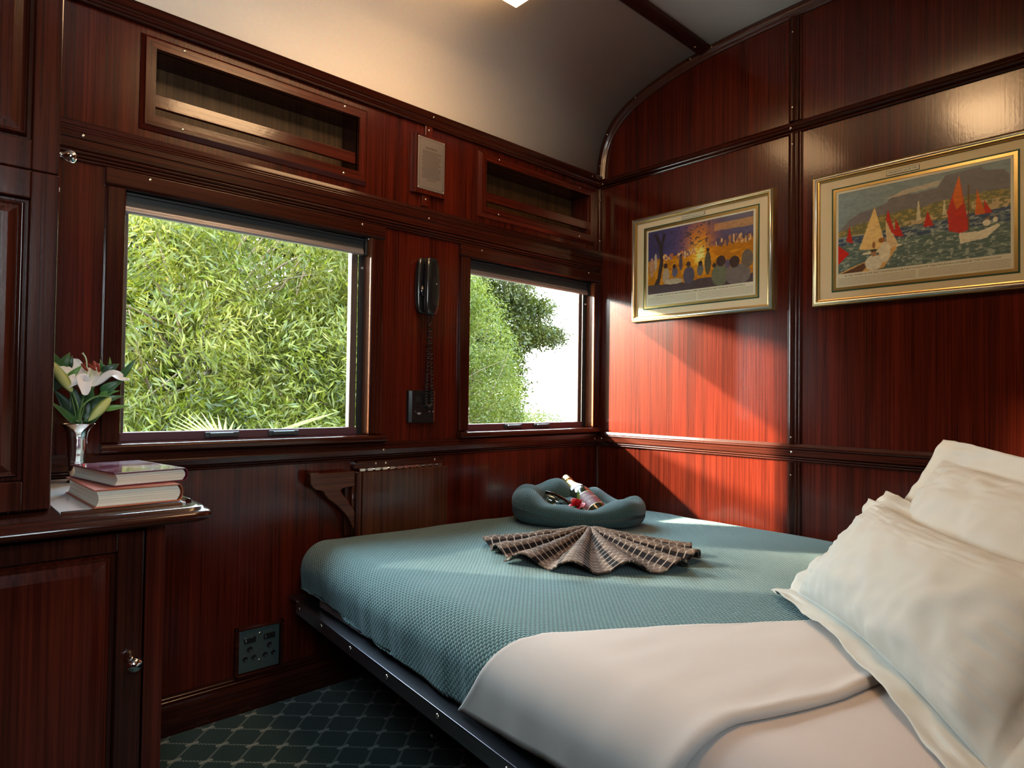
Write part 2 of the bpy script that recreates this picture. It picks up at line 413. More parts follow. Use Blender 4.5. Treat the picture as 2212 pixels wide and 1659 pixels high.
# arched cornice along the ceiling line on the right wall
m = MB(); rows = []
def arc_off(d):
    out = []
    P = ARC_FULL
    for i, (y, z) in enumerate(P):
        a = P[max(i - 1, 0)]; b = P[min(i + 1, len(P) - 1)]
        t_ = Vector((b[0] - a[0], b[1] - a[1])).normalized(); nn = Vector((-t_.y, t_.x)); nn = nn if nn.y < 0 or (abs(nn.y) < .02 and False) else -nn
        if i < len(P) * 0.1 and nn.x > 0: nn = -nn
        out.append((y + nn.x * d, z + nn.y * d))
    return out
secs = [(0.0, -0.001), (0.0, -0.024), (0.018, -0.024), (0.022, -0.022), (0.024, -0.016), (0.030, -0.014), (0.036, -0.010), (0.038, -0.004), (0.038, -0.001)]
rows = []
for d, x in secs:
    rows.append([(x, max(min(y, -0.002), YB), z) for y, z in arc_off(d)])
m.grid(rows)
t = trim(m, plain('dark_mahogany', (0.050, 0.011, 0.006), 0.28, coat=0.5), 0)
for y in (-0.488, -0.585):
    z = np.interp(-y, [-p[0] for p in ARC], [p[1] for p in ARC]); screw(t, (-0.0245, y, z - 0.010), 'x')
screw(t, (-0.0245, -0.215, 2.253), 'x'); screw(t, (-0.0245, -0.058, 2.135), 'x'); screw(t, (-0.0245, -0.018, 2.0), 'x')
# corner bead
for z0, z1 in ((0.106, 0.711), (0.775, 1.505), (1.607, 1.896)):
    m = MB(); m.prism([(0, 0)] + [(-0.012 * math.cos(a) - 0.0, -0.012 * math.sin(a)) for a in [math.pi / 2 * i / 6 for i in range(7)]], 'z', z0, z1, False)
    t = trim(m, TZ, 0)
    if z0 > 0.7:
        for z in ((z0 + 0.05), (z1 - 0.05)): screw(t, (-0.0095, -0.0085, z), 'x')
# batten across the ceiling
m = MB()
y0, y1 = -0.522, -0.580
zc = lambda y: float(np.interp(-y, [-p[0] for p in ARC], [p[1] for p in ARC]))
m.prism([(y0, zc(y0) + 0.004), (y0 - 0.004, zc(y0) - 0.014), (y0 - 0.014, zc(y0) - 0.020), (y1 + 0.014, zc(y1) - 0.020), (y1 + 0.004, zc(y1) - 0.014), (y1, zc(y1) + 0.004)], 'x', XL, -0.022)
t = trim(m, wood('dark_batten', 'x', (0.012, 0.004, 0.003), (0.045, 0.010, 0.006)), 0.001)
o = screw(t, (-0.09, -0.551, zc(-0.551) - 0.0205), 'z'); o.scale = (1, 1, -1)
# ------------------------------------------------------------------ windows
def glass_mat():
    m = bpy.data.materials.new('window_glass'); m.use_nodes = True; n, l = m.node_tree.nodes, m.node_tree.links; n.clear()
    o = n.new('ShaderNodeOutputMaterial'); tr = n.new('ShaderNodeBsdfTransparent'); gl = n.new('ShaderNodeBsdfGlossy'); mx = n.new('ShaderNodeMixShader'); fr = n.new('ShaderNodeFresnel')
    fr.inputs[0].default_value = 1.14; gl.inputs['Roughness'].default_value = 0.02; tr.inputs[0].default_value = (0.96, 0.98, 0.97, 1)
    l.new(fr.outputs[0], mx.inputs[0]); l.new(tr.outputs[0], mx.inputs[1]); l.new(gl.outputs[0], mx.inputs[2]); l.new(mx.outputs[0], o.inputs[0])
    return m
GLASS = glass_mat()
JAMB_LIT = wood('jamb_wood_lit', 'z', (0.07, 0.022, 0.009), (0.30, 0.095, 0.03), rough=0.3)  # brighter orange copy: sunlight painted into the right-hand jamb linings
def window(num, x0, x1, z0, z1, ox0, ox1, latches):
    """x0..x1 inner edges of the casing, ox0..ox1 outer edges"""
    w = bpy.data.objects.new('window_%d' % num, None); COL.objects.link(w); w.location = ((x0 + x1) / 2, 0, z0); w['kind'] = 'structure'; w.empty_display_size = .05
    zh = 1.457
    bx('casing', TZ, (ox0 + 0.004, x0, -0.014, 0, z0, zh), w, 0.003)
    m = MB(); m.box(x1, ox1 - 0.004, -0.014, 0, z0, zh); m.build('casing', TZ, w, 0.003)
    # jamb linings inside the opening
    bx('jamb_lining', JAMB_LIT, (x1 - 0.001, x1 + 0.006, -0.012, 0.036, z0, zh), w, 0.002)
    bx('jamb_lining', TZ, (x0 - 0.004, x0 + 0.001, -0.010, 0.036, z0, zh), w, 0.001)
    hd = MB(); hd.prism([(0, zh), (-0.012, zh), (-0.018, zh + 0.006), (-0.018, zh + 0.044), (-0.014, zh + 0.047), (0, zh + 0.047)], 'x', ox0, ox1)
    h = hd.build('header', TX, w, 0.0015)
    xm = 0.10
    screw(h, (ox0 + xm, -0.018, 1.492)); screw(h, (ox1 - xm + 0.01, -0.018, 1.494))
    s = MB(); s.prism([(0.030, z0 - 0.002), (-0.030, z0 - 0.004), (-0.036, z0 - 0.010), (-0.036, z0 - 0.022), (-0.030, z0 - 0.027), (0.030, z0 - 0.027)], 'x', ox0 + 0.001, min(ox1 + 0.012, -0.004))
    s.build('sill', TX, w, 0.002)
    # aluminium sash set back in the opening
    ya, yb = 0.046, 0.070
    fx1 = x1 - 0.012
    bx('sash_stile', ALU, (fx1 - 0.030, fx1 - 0.006, ya, yb, z0 + 0.022, 1.462), w, 0.0015)
    bx('sash_stile', ALU, (x0 + 0.004, x0 + 0.020, ya, yb, z0 + 0.022, 1.462), w, 0.0015)
    br = bx('sash_rail', plain('plum_rail', (0.115, 0.055, 0.075), 0.35, 0.3), (x0 + 0.002, fx1 - 0.004, ya - 0.008, yb, z0 - 0.002, z0 + 0.022), w, 0.0015)
    tr = MB(); tr.box(fx1 - 0.006, x1 + 0.004, 0.036, 0.044, z0 - .002, 1.46); tr.box(fx1 + 0.014, x1 + 0.004, 0.044, 0.074, z0 - .002, 1.46)
    tr.build('track', BLACKM, w, 0.001)
    MB().box(x0 + 0.018, fx1 - 0.028, 0.057, 0.060, z0 + 0.020, 1.45).build('pane', GLASS, w)
    bx('outer_frame', BLACKM, (x0 - 0.006, x0 + 0.003, 0.072, 0.085, z0, 1.505), w, 0.001)
    for lx in latches:
        lt = MB(); lt.box(lx - 0.048, lx + 0.048, ya - 0.016, ya - 0.008, z0 + 0.002, z0 + 0.018)
        lt.box(lx - 0.036, lx + 0.030, ya - 0.024, ya - 0.014, z0 + 0.004, z0 + 0.016); lt.build('sash_catch', plain('catch_grey', (0.05, 0.065, 0.075), 0.3, 0.2), w, 0.002)
    # small bright guide peg by the right edge of the sash
    pg = MB(); pg.cyl((fx1 + 0.002, 0.03, 1.36), (fx1 + 0.002, 0.046, 1.36), 0.0045, n=12); pg.build('guide_peg', CHROME, w)
    return w
window(1, -1.931, -1.204, 0.797, 1.505, -1.977, -1.154, (-1.66, -1.475))
window(2, -0.776, -0.045, 0.797, 1.505, -0.825, -0.003, (-0.50, -0.33))

def blind(x0, x1, label, group=None):
    b = thing('roller_blind', label, 'blind', ((x0 + x1) / 2, 0.025, 1.44))
    m = MB(); m.lathe([(0.0001, 0), (0.019, 0), (0.019, x1 - x0), (0.0001, x1 - x0)], (x0, 0.024, 1.478), (1, 0, 0), 24); m.build('roller', plain('blind_cloth', (0.03, 0.032, 0.034), 0.5), b)
    m = MB(); m.box(x0, x1, 0.024, 0.029, 1.424, 1.478); m.box(x0, x1, 0.014, 0.024, 1.450, 1.456); m.build('cloth', plain('blind_cloth', (0.03, 0.032, 0.034), 0.5), b, 0.001)
    m = MB(); m.prism([(0.030, 1.402), (0.018, 1.402), (0.014, 1.406), (0.014, 1.411), (0.018, 1.414), (0.018, 1.419), (0.022, 1.424), (0.030, 1.424)], 'x', x0 + 0.002, x1 - 0.012); m.build('bottom_bar', ALUL, b, 0.0008)
    m = MB(); m.box(x1 - 0.010, x1, 0.008, 0.040, 1.40, 1.500); m.build('end_bracket', BLACKM, b, 0.002)
    m = MB(); m.box(x0 - 0.002, x0 + 0.004, 0.008, 0.040, 1.44, 1.500); m.build('end_bracket', BLACKM, b, 0.002)
blind(-1.929, -1.206, 'dark roller blind drawn up at the top of the large left window', None)
blind(-0.774, -0.047, 'dark roller blind drawn up at the top of the right window in the corner', None)

# added window in the back wall behind the camera, lets in fill daylight
w = bpy.data.objects.new('window_3', None); COL.objects.link(w); w.location = (-2.44, YB, 1.10); w['kind'] = 'structure'
m = MB(); a, b, c, d = W3
m.box(a - .05, a, YB, YB + .015, c - .05, d + .05); m.box(b, b + .05, YB, YB + .015, c - .05, d + .05); m.box(a, b, YB, YB + .015, d, d + .05); m.box(a, b, YB, YB + .03, c - .05, c); m.build('casing', TX, w, 0.002)
MB().box(a, b, YB - 0.03, YB - 0.027, c, d).build('pane', GLASS, w)

# ------------------------------------------------------------------ shelf niches above the windows
RW = wood('red_frame_x', 'x', (0.030, 0.006, 0.0032), (0.110, 0.0145, 0.0062)); RWZ = wood('red_frame_z', 'z', (0.030, 0.006, 0.0032), (0.110, 0.0145, 0.0062))
NB = wood('niche_back', 'z', (0.03, 0.014, 0.005), (0.10, 0.048, 0.016), rough=0.45, coat=0.0)
def niche(x0, x1, label, scr):
    z0, z1 = 1.629, 1.884; w = 0.035; ix0, ix1, iz0, iz1 = x0 + w, x1 - w, z0 + w + .004, z1 - w
    t = thing('wall_niche', label, 'shelf', ((x0 + x1) / 2, 0, z0), 'open niches above the windows')
    D = 0.115
    bx('back_panel', NB, (ix0, ix1, D - 0.012, D, iz0, iz1), t, 0)
    m = MB(); m.box(ix0 - .002, ix1 + .002, 0, D, iz0 - 0.003, iz0); m.build('shelf_board', NB, t, 0)
    m = MB(); m.box(ix0 - .002, ix1 + .002, 0.001, D, iz1, iz1 + 0.003); m.build('top_board', TX, t, 0)
    for a, b in ((ix0 - 0.003, ix0), (ix1, ix1 + 0.003)):
        MB().box(a, b, 0.0, D, iz0, iz1).build('side_board', TZ, t)
    # mitred frame with a chamfered outer edge
    def bar(ax, outer, inner, a0, a1, b0, b1, mat):
        # outer edge from a0..a1, inner edge from b0..b1
        m = MB(); d0, d1 = 0.004, 0.016; o1 = outer + (inner - outer) * 0.30
        e0, e1 = a0 + (b0 - a0) * 0.30, a1 + (b1 - a1) * 0.30
        def P(c, o_, d): return (c, -d, o_) if ax == 'x' else (o_, -d, c)
        vs = [P(a0, outer, 0), P(a1, outer, 0), P(a0, outer, d0), P(a1, outer, d0), P(e0, o1, d1), P(e1, o1, d1), P(b0, inner, d1), P(b1, inner, d1), P(b0, inner, -0.006), P(b1, inner, -0.006)]
        m.add(vs, [(0, 1, 3, 2), (2, 3, 5, 4), (4, 5, 7, 6), (6, 7, 9, 8), (0, 2, 4, 6, 8), (1, 9, 7, 5, 3), (0, 8, 9, 1)])
        o = m.build('frame_bar', mat, t)
        bm = bmesh.new(); bm.from_mesh(o.data); bmesh.ops.recalc_face_normals(bm, faces=bm.faces); bm.to_mesh(o.data); bm.free()
        return o
    tb = bar('x', z1, iz1, x0, x1, ix0, ix1, RW); bb = bar('x', z0, iz0, x0, x1, ix0, ix1, RW)
    bar('z', x0, ix0, z0, z1, iz0, iz1, RWZ); bar('z', x1, ix1, z0, z1, iz0, iz1, RWZ)
    for s_ in scr: screw(tb, (s_, -0.016, 1.868)); screw(bb, (s_, -0.016, 1.650))
    bx('guard_rail', RW, (ix0 + 0.001, ix1 - 0.001, 0.004, 0.016, 1.698, 1.735), t, 0.002)
niche(-1.903, -1.225, 'long open niche over the large window, its guard rail and lit back panel in view', (-1.8, -1.315))
niche(-0.740, -0.048, 'dark open niche with a guard rail near the corner, right of the plaque', (-0.64, -0.157))

# ------------------------------------------------------------------ engraved plaque
t = thing('wall_plaque', 'engraved grey metal plaque on a mahogany board between the niches', 'plaque', (-0.98, 0, 1.65))
m = MB(); m.prism([(-1.052, 0), (-1.052, -0.004), (-1.044, -0.010), (-1.036, -0.018), (-0.909, -0.018), (-0.904, -0.012), (-0.902, 0)], 'z', 1.652, 1.866)
m.build('backing_board', RWZ, t, 0.001)
PLQ = plain('pewter_plate', (0.30, 0.26, 0.24), 0.5, 0.7)
INK = plain('engraved_ink', (0.035, 0.025, 0.02), 0.6)
pl_ = bx('metal_plate', PLQ, (-1.029, -0.912, -0.0205, -0.018, 1.668, 1.856), t, 0.0006)
m = MB()
for a in ((-1.0225, -0.9185, 1.6745, 1.6753), (-1.0225, -0.9185, 1.8487, 1.8495), (-1.0225, -1.0217, 1.6745, 1.8495), (-0.9193, -0.9185, 1.6745, 1.8495)):
    m.box(a[0], a[1], -0.0208, -0.0204, a[2], a[3])
m.build('border_line', INK, pl_)
text('title', 'MAKAMBAKO', INK, pl_, (-0.972, -0.0208, 1.819), 0.0082, RY)
rr = random.Random(3)
m = MB(); z = 1.808
para = [3, 5, 3, 5, 4]
for k, n_ in enumerate(para):
    for j in range(n_):
        x = -1.012 + (0.004 if j == 0 else 0); xe = -0.927 - rr.random() * (0.004 if j < n_ - 1 else 0.02)
        while x < xe:
            w_ = 0.002 + rr.random() * 0.006; m.box(x, min(x + w_, xe), -0.0208, -0.0205, z - 0.0008, z + 0.0008); x += w_ + 0.0012
        z -= 0.0051
for a in ((-0.99, -0.955),): m.box(a[0], a[1], -0.0208, -0.0205, z - 0.003, z - 0.0015)
m.build('engraved_text', INK, pl_)
for x in (-1.0255, -0.9155):
    for z in (1.6715, 1.8525): screw(pl_, (x, -0.0205, z), 'y', 0.75)
for a, z0, z1 in ((-0.976, 1.866, 1.905), (-0.986, 1.612, 1.652)):
    tb = bx('mounting_tab', RWZ, (a - 0.016, a + 0.016, -0.010, 0, z0, z1), t, 0.002); screw(tb, (a, -0.010, (z0 + z1) / 2 + 0.004))

# ------------------------------------------------------------------ telephone
t = thing('wall_telephone', 'black wall telephone handset hanging on its cradle between the two windows', 'telephone', (-0.977, 0, 1.22))
def ellipsoid_bar(cx, z0, z1, wfun, yfun, n=28, seg=24):
    P = []
    for i in range(n + 1):
        s = i / n; th = math.pi * s
        z = z0 + (z1 - z0) * (0.5 - 0.5 * math.cos(th)); w, (yc, h) = wfun(s), yfun(s)
        P.append([(cx + w * math.copysign(abs(math.cos(a)) ** 0.7, math.cos(a)), yc + h * math.copysign(abs(math.sin(a)) ** 0.7, math.sin(a)), z) for a in [2 * math.pi * k / seg for k in range(seg)]])
    return MB().grid(P, True, False, True)
sup = lambda s: (max(0.0, math.sin(math.pi * s))) ** 0.35
m = ellipsoid_bar(-0.996, 1.222, 1.420, lambda s: 0.030 * sup(s), lambda s: (-0.014, 0.014 * sup(s))); m.build('cradle', BLACK, t)
m = MB(); m.lathe([(0.0001, 0.0), (0.019, 0.0), (0.021, 0.006), (0.018, 0.012), (0.0001, 0.012)], (-1.000, -0.026, 1.30), (0, -1, 0), 24); m.build('speaker_cup', BLACK, t)
m = ellipsoid_bar(-0.984, 1.214, 1.419, lambda s: 0.033 * sup(s) * (1 - 0.10 * math.sin(math.pi * s)),
                  lambda s: (-0.043 - 0.012 * math.sin(math.pi * s), 0.015 * sup(s) * (1 - 0.18 * math.sin(math.pi * s)) + 0.004 * (abs(2 * s - 1) ** 2)))
h = m.build('handset', BLACK, t)
m = MB(); m.lathe([(0.0001, 0.0), (0.0026, 0.0), (0.0022, 0.001), (0.0001, 0.0012)], (-0.974, -0.0675, 1.325), (0.2, -1, 0), 12); m.build('badge', STEEL, h)
# coiled cord: runs down, loops in front of the panel and comes back up
pts = []; N = 1500; H0, H1 = 1.185, 0.885
path = []
for i in range(201):
    s = i / 200
    if s < 0.46: x, z = -0.975 - 0.010 * (s / 0.46), H0 + (H1 + 0.018 - H0) * (s / 0.46)
    elif s < 0.58:
        a = math.pi * (s - 0.46) / 0.12; x, z = -0.972 - 0.013 * math.cos(a), H1 + 0.018 - 0.014 * math.sin(a)
    else:
        q = (s - 0.58) / 0.42; x, z = -0.959 - 0.013 * q ** 1.2, H1 + 0.018 + (H0 - H1 - 0.022) * q
    path.append(Vector((x, -0.028, z)))
turns = 46; prevn = None
for i in range(N):
    s = i / (N - 1); k = s * 200; j = min(int(k), 199); p = path[j].lerp(path[j + 1], k - j); d = (path[j + 1] - path[j]).normalized()
    a = Vector((0, 1, 0)); b = d.cross(a).normalized()
    # coils are packed at the bottom, stretched at the top
    ss = s - 0.10 * math.sin(4 * math.pi * s) / 1.0 * 0.9; ang = 2 * math.pi * turns * (s + 0.12 / (2 * math.pi) * math.sin(2 * math.pi * (s - 0.02)) * -3.4)
    r = 0.0075
    pts.append(p + (a * math.cos(ang) + b * math.sin(ang)) * r)
pts = [Vector((-0.978, -0.040, 1.222)), Vector((-0.984, -0.034, 1.205)), Vector((-0.981, -0.030, 1.192))] + pts + [Vector((-0.966, -0.030, 1.196)), Vector((-0.969, -0.036, 1.208)), Vector((-0.974, -0.043, 1.222))]
MB().tube(pts, 0.0017, 6).build('coiled_cord', BLACK, t)

# radio and light control panel under the telephone
t = thing('control_panel', 'square black control panel below the telephone cord', 'panel', (-0.989, 0, 0.831))
m = MB(); m.prism([(-1.050, 0), (-1.048, -0.010), (-1.036, -0.018), (-0.940, -0.018), (-0.930, -0.010), (-0.928, 0)], 'z', 0.832, 0.947); m.build('housing', BLACK, t, 0.003)
for a in ((-1.020, -1.002, 0.905, 0.925), (-0.948, -0.944, 0.907, 0.925)): bx('button', BLACKM, (a[0], a[1], -0.0200, -0.018, a[2], a[3]), t, 0.0006)
WHT = plain('panel_print', (0.75, 0.75, 0.78), 0.5)
for cx in (-1.022, -0.962, -0.945):
    m = MB(); m.lathe([(0.0022, 0.0), (0.0032, 0.0012), (0.0022, 0.0014), (0.0001, 0.0010)], (cx, -0.018, 0.872), (0, -1, 0), 14); m.build('knob', DSTEEL if cx < -1 else STEEL, t)
m = MB(); m.box(-1.014, -0.998, -0.0184, -0.018, 0.8655, 0.8672); m.box(-1.012, -1.000, -0.0184, -0.018, 0.862, 0.8636); m.build('printed_mark', WHT, t)

# ------------------------------------------------------------------ power socket
t = thing('power_socket', 'double power socket in a dark steel plate low on the window wall', 'socket', (-1.555, 0, 0.112))
m = MB(); z0, z1, x0, x1 = 0.103, 0.244, -1.626, -1.484
for a in ((x0, x1, z1 - 0.008, z1), (x0, x1, z0, z0 + 0.006), (x0, x0 + 0.010, z0, z1), (x1 - 0.008, x1, z0, z1)): m.box(a[0], a[1], -0.016, 0, a[2], a[3])
m.build('surround', TX, t, 0.0015)
pl_ = bx('face_plate', plain('green_steel', (0.20, 0.28, 0.27), 0.34, 0.8), (-1.614, -1.494, -0.008, 0, 0.111, 0.234), t, 0.002)
for cx, dz in ((-1.583, 0), (-1.525, 0)):
    sw = bx('switch', BLACK, (cx - 0.017, cx + 0.017, -0.012, -0.006, 0.196, 0.213), t, 0.002)
    bx('mark', WHT, (cx - 0.0125, cx - 0.0118, -0.0123, -0.012, 0.200, 0.208), sw, 0)
    for hx, hz, r in ((cx + 0.0, 0.177, 0.0085), (cx - 0.0125, 0.151, 0.0075), (cx + 0.0125, 0.151, 0.0075)):
        m = MB(); m.lathe([(r, 0.006), (r, 0.0092), (r * .82, 0.0094), (r * .72, 0.0084), (0.0001, 0.0084)], (hx, 0, hz), (0, -1, 0), 20); m.build('pin_hole', BLACKM, t)
screw(pl_, (-1.554, -0.008, 0.217)); screw(pl_, (-1.554, -0.008, 0.138))

# ------------------------------------------------------------------ folding wall table
t = thing('folding_table', 'brown fold-down table leaf hanging against the wall from a steel hinge', 'table', (-1.075, 0, 0.69))
m = MB(); m.prism([(-1.262, 0.684), (-1.262, 0.694), (-1.254, 0.6985), (-1.250, 0.7065), (-1.243, 0.7095), (-0.900, 0.7095), (-0.900, 0.684)], 'y', -0.024, 0.0); h = m.build('top_batten', TX, t, 0.0015)
for x in (-1.180, -1.142, -0.938): screw(h, (x, -0.0240, 0.699), 'y', 0.9)
m = MB(); m.cyl((-1.248, -0.030, 0.6815), (-0.912, -0.030, 0.6815), 0.0036, n=12)
hp = m.build('hinge_pin', CHROME, t)
hm = bpy.data.meshes.new('hinge_knuckle')
k0 = MB().box(-0.0105, 0.0105, -0.0055, 0.0055, -0.0050, 0.0050); hm.from_pydata(k0.v, [], k0.f); hm.materials.append(CHROME)
for k in range(12):
    o = bpy.data.objects.new('hinge_knuckle', hm); COL.objects.link(o); o.parent = t; o.location = Vector((-1.236 + 0.0285 * k, -0.029, 0.6815)) - wloc(t)
    md = o.modifiers.new('b', 'BEVEL'); md.width = 0.001
bx('leaf', BZ, (-1.240, -0.893, -0.044, -0.024, 0.36, 0.676), t, 0.003)
bx('edge_strip', BZ, (-1.254, -1.2405, -0.040, -0.014, 0.36, 0.676), t, 0.003)
bx('wall_post', TZ, (-1.266, -1.254, -0.050, 0.0, 0.345, 0.672), t, 0.002)
# swinging bracket, left of the leaf
t = thing('table_bracket', 'carved wooden swing bracket folded flat on the wall, left of the table leaf', 'bracket', (-1.33, 0, 0.62))
arm = [(-1.419, 0.648), (-1.422, 0.652), (-1.424, 0.684), (-1.418, 0.687), (-1.396, 0.687), (-1.394, 0.681), (-1.270, 0.681), (-1.270, 0.632), (-1.302, 0.630), (-1.312, 0.628), (-1.319, 0.621), (-1.30, 0.594), (-1.285, 0.575), (-1.268, 0.553),
       (-1.268, 0.490), (-1.275, 0.50), (-1.285, 0.522), (-1.300, 0.545), (-1.320, 0.566), (-1.345, 0.588), (-1.362, 0.600), (-1.374, 0.615), (-1.378, 0.624), (-1.388, 0.628), (-1.402, 0.630), (-1.412, 0.638)]
m = MB(); m.prism([(x, z) for x, z in arm], 'y', -0.045, -0.017); a = m.build('bracket_arm', BX, t, 0.0025)
bm = bmesh.new(); bm.from_mesh(a.data); bmesh.ops.recalc_face_normals(bm, faces=bm.faces); bm.to_mesh(a.data); bm.free()
m = MB(); m.cyl((-1.269, -0.031, 0.47), (-1.269, -0.031, 0.672), 0.006, n=12); m.build('pivot_rod', BX, t)
bx('wall_cleat', TZ, (-1.292, -1.268, -0.020, 0, 0.47, 0.668), t, 0.002)

# ------------------------------------------------------------------ cabinets at the left
t = thing('bedside_cabinet', 'low mahogany cabinet with a panelled door in the left corner', 'cabinet', (-2.4, -0.3, 0))
XR = -1.964
m = MB(); m.box(XL + 0.02, -1.997, -0.565, -0.002, 0.0, 0.10); m.box(-1.997, XR, -0.570, -0.545, 0, 0.680); m.box(-1.990, XR, -0.545, -0.018, 0, 0.680); m.box(XL + 0.02, -2.62, -0.570, -0.02, 0.1, 0.680); m.box(-2.62, -1.997, -0.545, -0.530, 0.1, 0.68)
m.build('body', TZ, t, 0.0015)
bx('face_stile', RWZ, (-1.997, XR - 0.0005, -0.5725, -0.5705, 0.0, 0.680), t, 0.0008)
d = MB(); d.box(-2.043, -2.0, -0.571, -0.548, 0.02, 0.669); d.box(-2.60, -2.557, -0.571, -0.548, 0.02, 0.669); d.box(-2.557, -2.043, -0.571, -0.548, 0.635, 0.669); d.box(-2.557, -2.043, -0.571, -0.548, 0.02, 0.075)
d.box(-2.557, -2.043, -0.556, -0.548, 0.075, 0.635)
dr = d.build('door', TZ, t, 0.002)
def raised_panel(x0, x1, z0, z1, y, par, mat, g=0.030):
    m = MB(); a, b, c = y + 0.010, y - 0.001, y + 0.003
    m.grid([[(x0, a, z0), (x1, a, z0), (x1, a, z1), (x0, a, z1)], [(x0 + .004, b, z0 + .004), (x1 - .004, b, z0 + .004), (x1 - .004, b, z1 - .004), (x0 + .004, b, z1 - .004)],
            [(x0 + .010, c, z0 + .010), (x1 - .010, c, z0 + .010), (x1 - .010, c, z1 - .010), (x0 + .010, c, z1 - .010)],
            [(x0 + g, b, z0 + g), (x1 - g, b, z0 + g), (x1 - g, b, z1 - g), (x0 + g, b, z1 - g)]], False, False, True)
    m.add([(x0 + g, b, z0 + g), (x1 - g, b, z0 + g), (x1 - g, b, z1 - g), (x0 + g, b, z1 - g)], [(0, 1, 2, 3)])
    o = m.build('raised_panel', mat, par, 0.0008)
    bm = bmesh.new(); bm.from_mesh(o.data); bmesh.ops.remove_doubles(bm, verts=bm.verts, dist=1e-6); bmesh.ops.recalc_face_normals(bm, faces=bm.faces)
    if sum(f.normal.y * f.calc_area() for f in bm.faces) > 0: bmesh.ops.reverse_faces(bm, faces=bm.faces)
    bm.to_mesh(o.data); bm.free(); return o
raised_panel(-2.549, -2.051, 0.083, 0.629, -0.568, dr, RWZ)
m = MB(); m.lathe([(0.008, 0), (0.006, 0.003), (0.0045, 0.008), (0.007, 0.012), (0.0115, 0.017), (0.0135, 0.023), (0.0125, 0.029), (0.008, 0.033), (0.0001, 0.0345)], (-2.017, -0.571, 0.430), (0, -1, 0), 28); m.build('door_knob', CHROME, dr)

t = thing('bedside_counter', 'mahogany bedside top with a rounded nosed edge, under the books and the vase', 'counter', (-2.1, -0.3, 0.7))
def round_rect(x0, x1, y0, y1, r, n=8):          # only the front right corner is rounded
    P = [(x0, y1), (x0, y0)]
    P += [(x1 - r + r * math.sin(math.pi / 2 * i / n), y0 + r - r * math.cos(math.pi / 2 * i / n)) for i in range(n + 1)]
    return P + [(x1, y1)]
m = MB(); lay = []
for ins, z in ((0.020, 0.681), (0.006, 0.683), (0.0, 0.689), (0.001, 0.697), (0.007, 0.702), (0.012, 0.703), (0.014, 0.708), (0.018, 0.7095), (0.024, 0.7100)):
    lay.append([(x, y, z) for x, y in round_rect(XL + 0.02, -1.886 - ins, -0.625 + ins, -0.021, 0.045 - ins * 0.5, 10)])
m.grid(lay, True, False, True); n_ = len(lay[0]); k = len(m.v)
m.f += [tuple(range(k - n_, k)), tuple(range(n_))[::-1]]; m.sm += [False, False]
m.build('board', TX, t)
m = MB(); m.box(-2.60, -1.905, -0.5255, -0.50, 0.7100, 0.7145) if False else None
ins_ = MB(); ins_.box(-2.130, -1.925, -0.556, -0.024, 0.7098, 0.7125); ins_.build('white_inlay', plain('white_laminate', (0.90, 0.91, 0.95), 0.18, 0, 0.5), t, 0.001)
m = MB(); m.prism([(-1.924, 0.7098), (-1.924, 0.716), (-1.919, 0.719), (-1.914, 0.716), (-1.912, 0.7098)], 'y', -0.548, -0.024); m.build('side_bead', TY, t, 0.0008)
m = MB(); m.prism([(-0.558, 0.7098), (-0.558, 0.7145), (-0.562, 0.7165), (-0.567, 0.7145), (-0.570, 0.7098)], 'x', -2.130, -1.935); m.build('front_bead', TX, t, 0.0008)

t = thing('wardrobe', 'tall dark mahogany cupboard with panelled doors at the left edge, over the bedside top', 'cupboard', (-2.5, -0.25, 0.71))
arcp = [(y, z - 0.004) for y, z in ARC if -0.5 < y < -0.04]
m = MB(); m.prism([(-0.032, 0.7105), (-0.032, 2.09)] + arcp + [(-0.492, zc(-0.492) - 0.004), (-0.492, 0.7105)], 'x', XL + 0.02, XC - 0.002); m.build('body', TZ, t, 0.001)
def fdoor(z0, z1, nm):
    x0, x1 = XL + 0.03, -2.139
    d = MB(); d.box(-2.180, x1, -0.512, -0.4925, z0, z1); d.box(-2.80, -2.180, -0.512, -0.4925, z1 - 0.05, z1); d.box(-2.80, -2.180, -0.512, -0.4925, z0, z0 + 0.052); d.box(-2.80, -2.180, -0.500, -0.4925, z0 + 0.052, z1 - 0.05); d.box(x0, -2.80, -0.512, -0.4925, z0, z1)
    o = d.build(nm, TZ, t, 0.002); return o
d1 = fdoor(0.716, 1.318, 'door'); d2 = fdoor(1.3195, 2.29, 'door')
raised_panel(-2.79, -2.187, 0.775, 1.262, -0.511, d1, TZ, 0.024); raised_panel(-2.79, -2.187, 1.378, 2.235, -0.511, d2, TZ, 0.024)
k_ = MB(); k_.lathe([(0.013, 0), (0.011, 0.002), (0.006, 0.003), (0.0042, 0.009), (0.0055, 0.013), (0.0095, 0.017), (0.0125, 0.023), (0.0115, 0.030), (0.006, 0.034), (0.0001, 0.035)], (-2.139, -0.45, 1.376), (1, 0, 0), 28)
k_.build('coat_knob', CHROME, t)
m = MB(); m.cyl((-2.139, -0.498, 1.2965), (-2.1365, -0.498, 1.2965), 0.004); m.build('catch', STEEL, t)
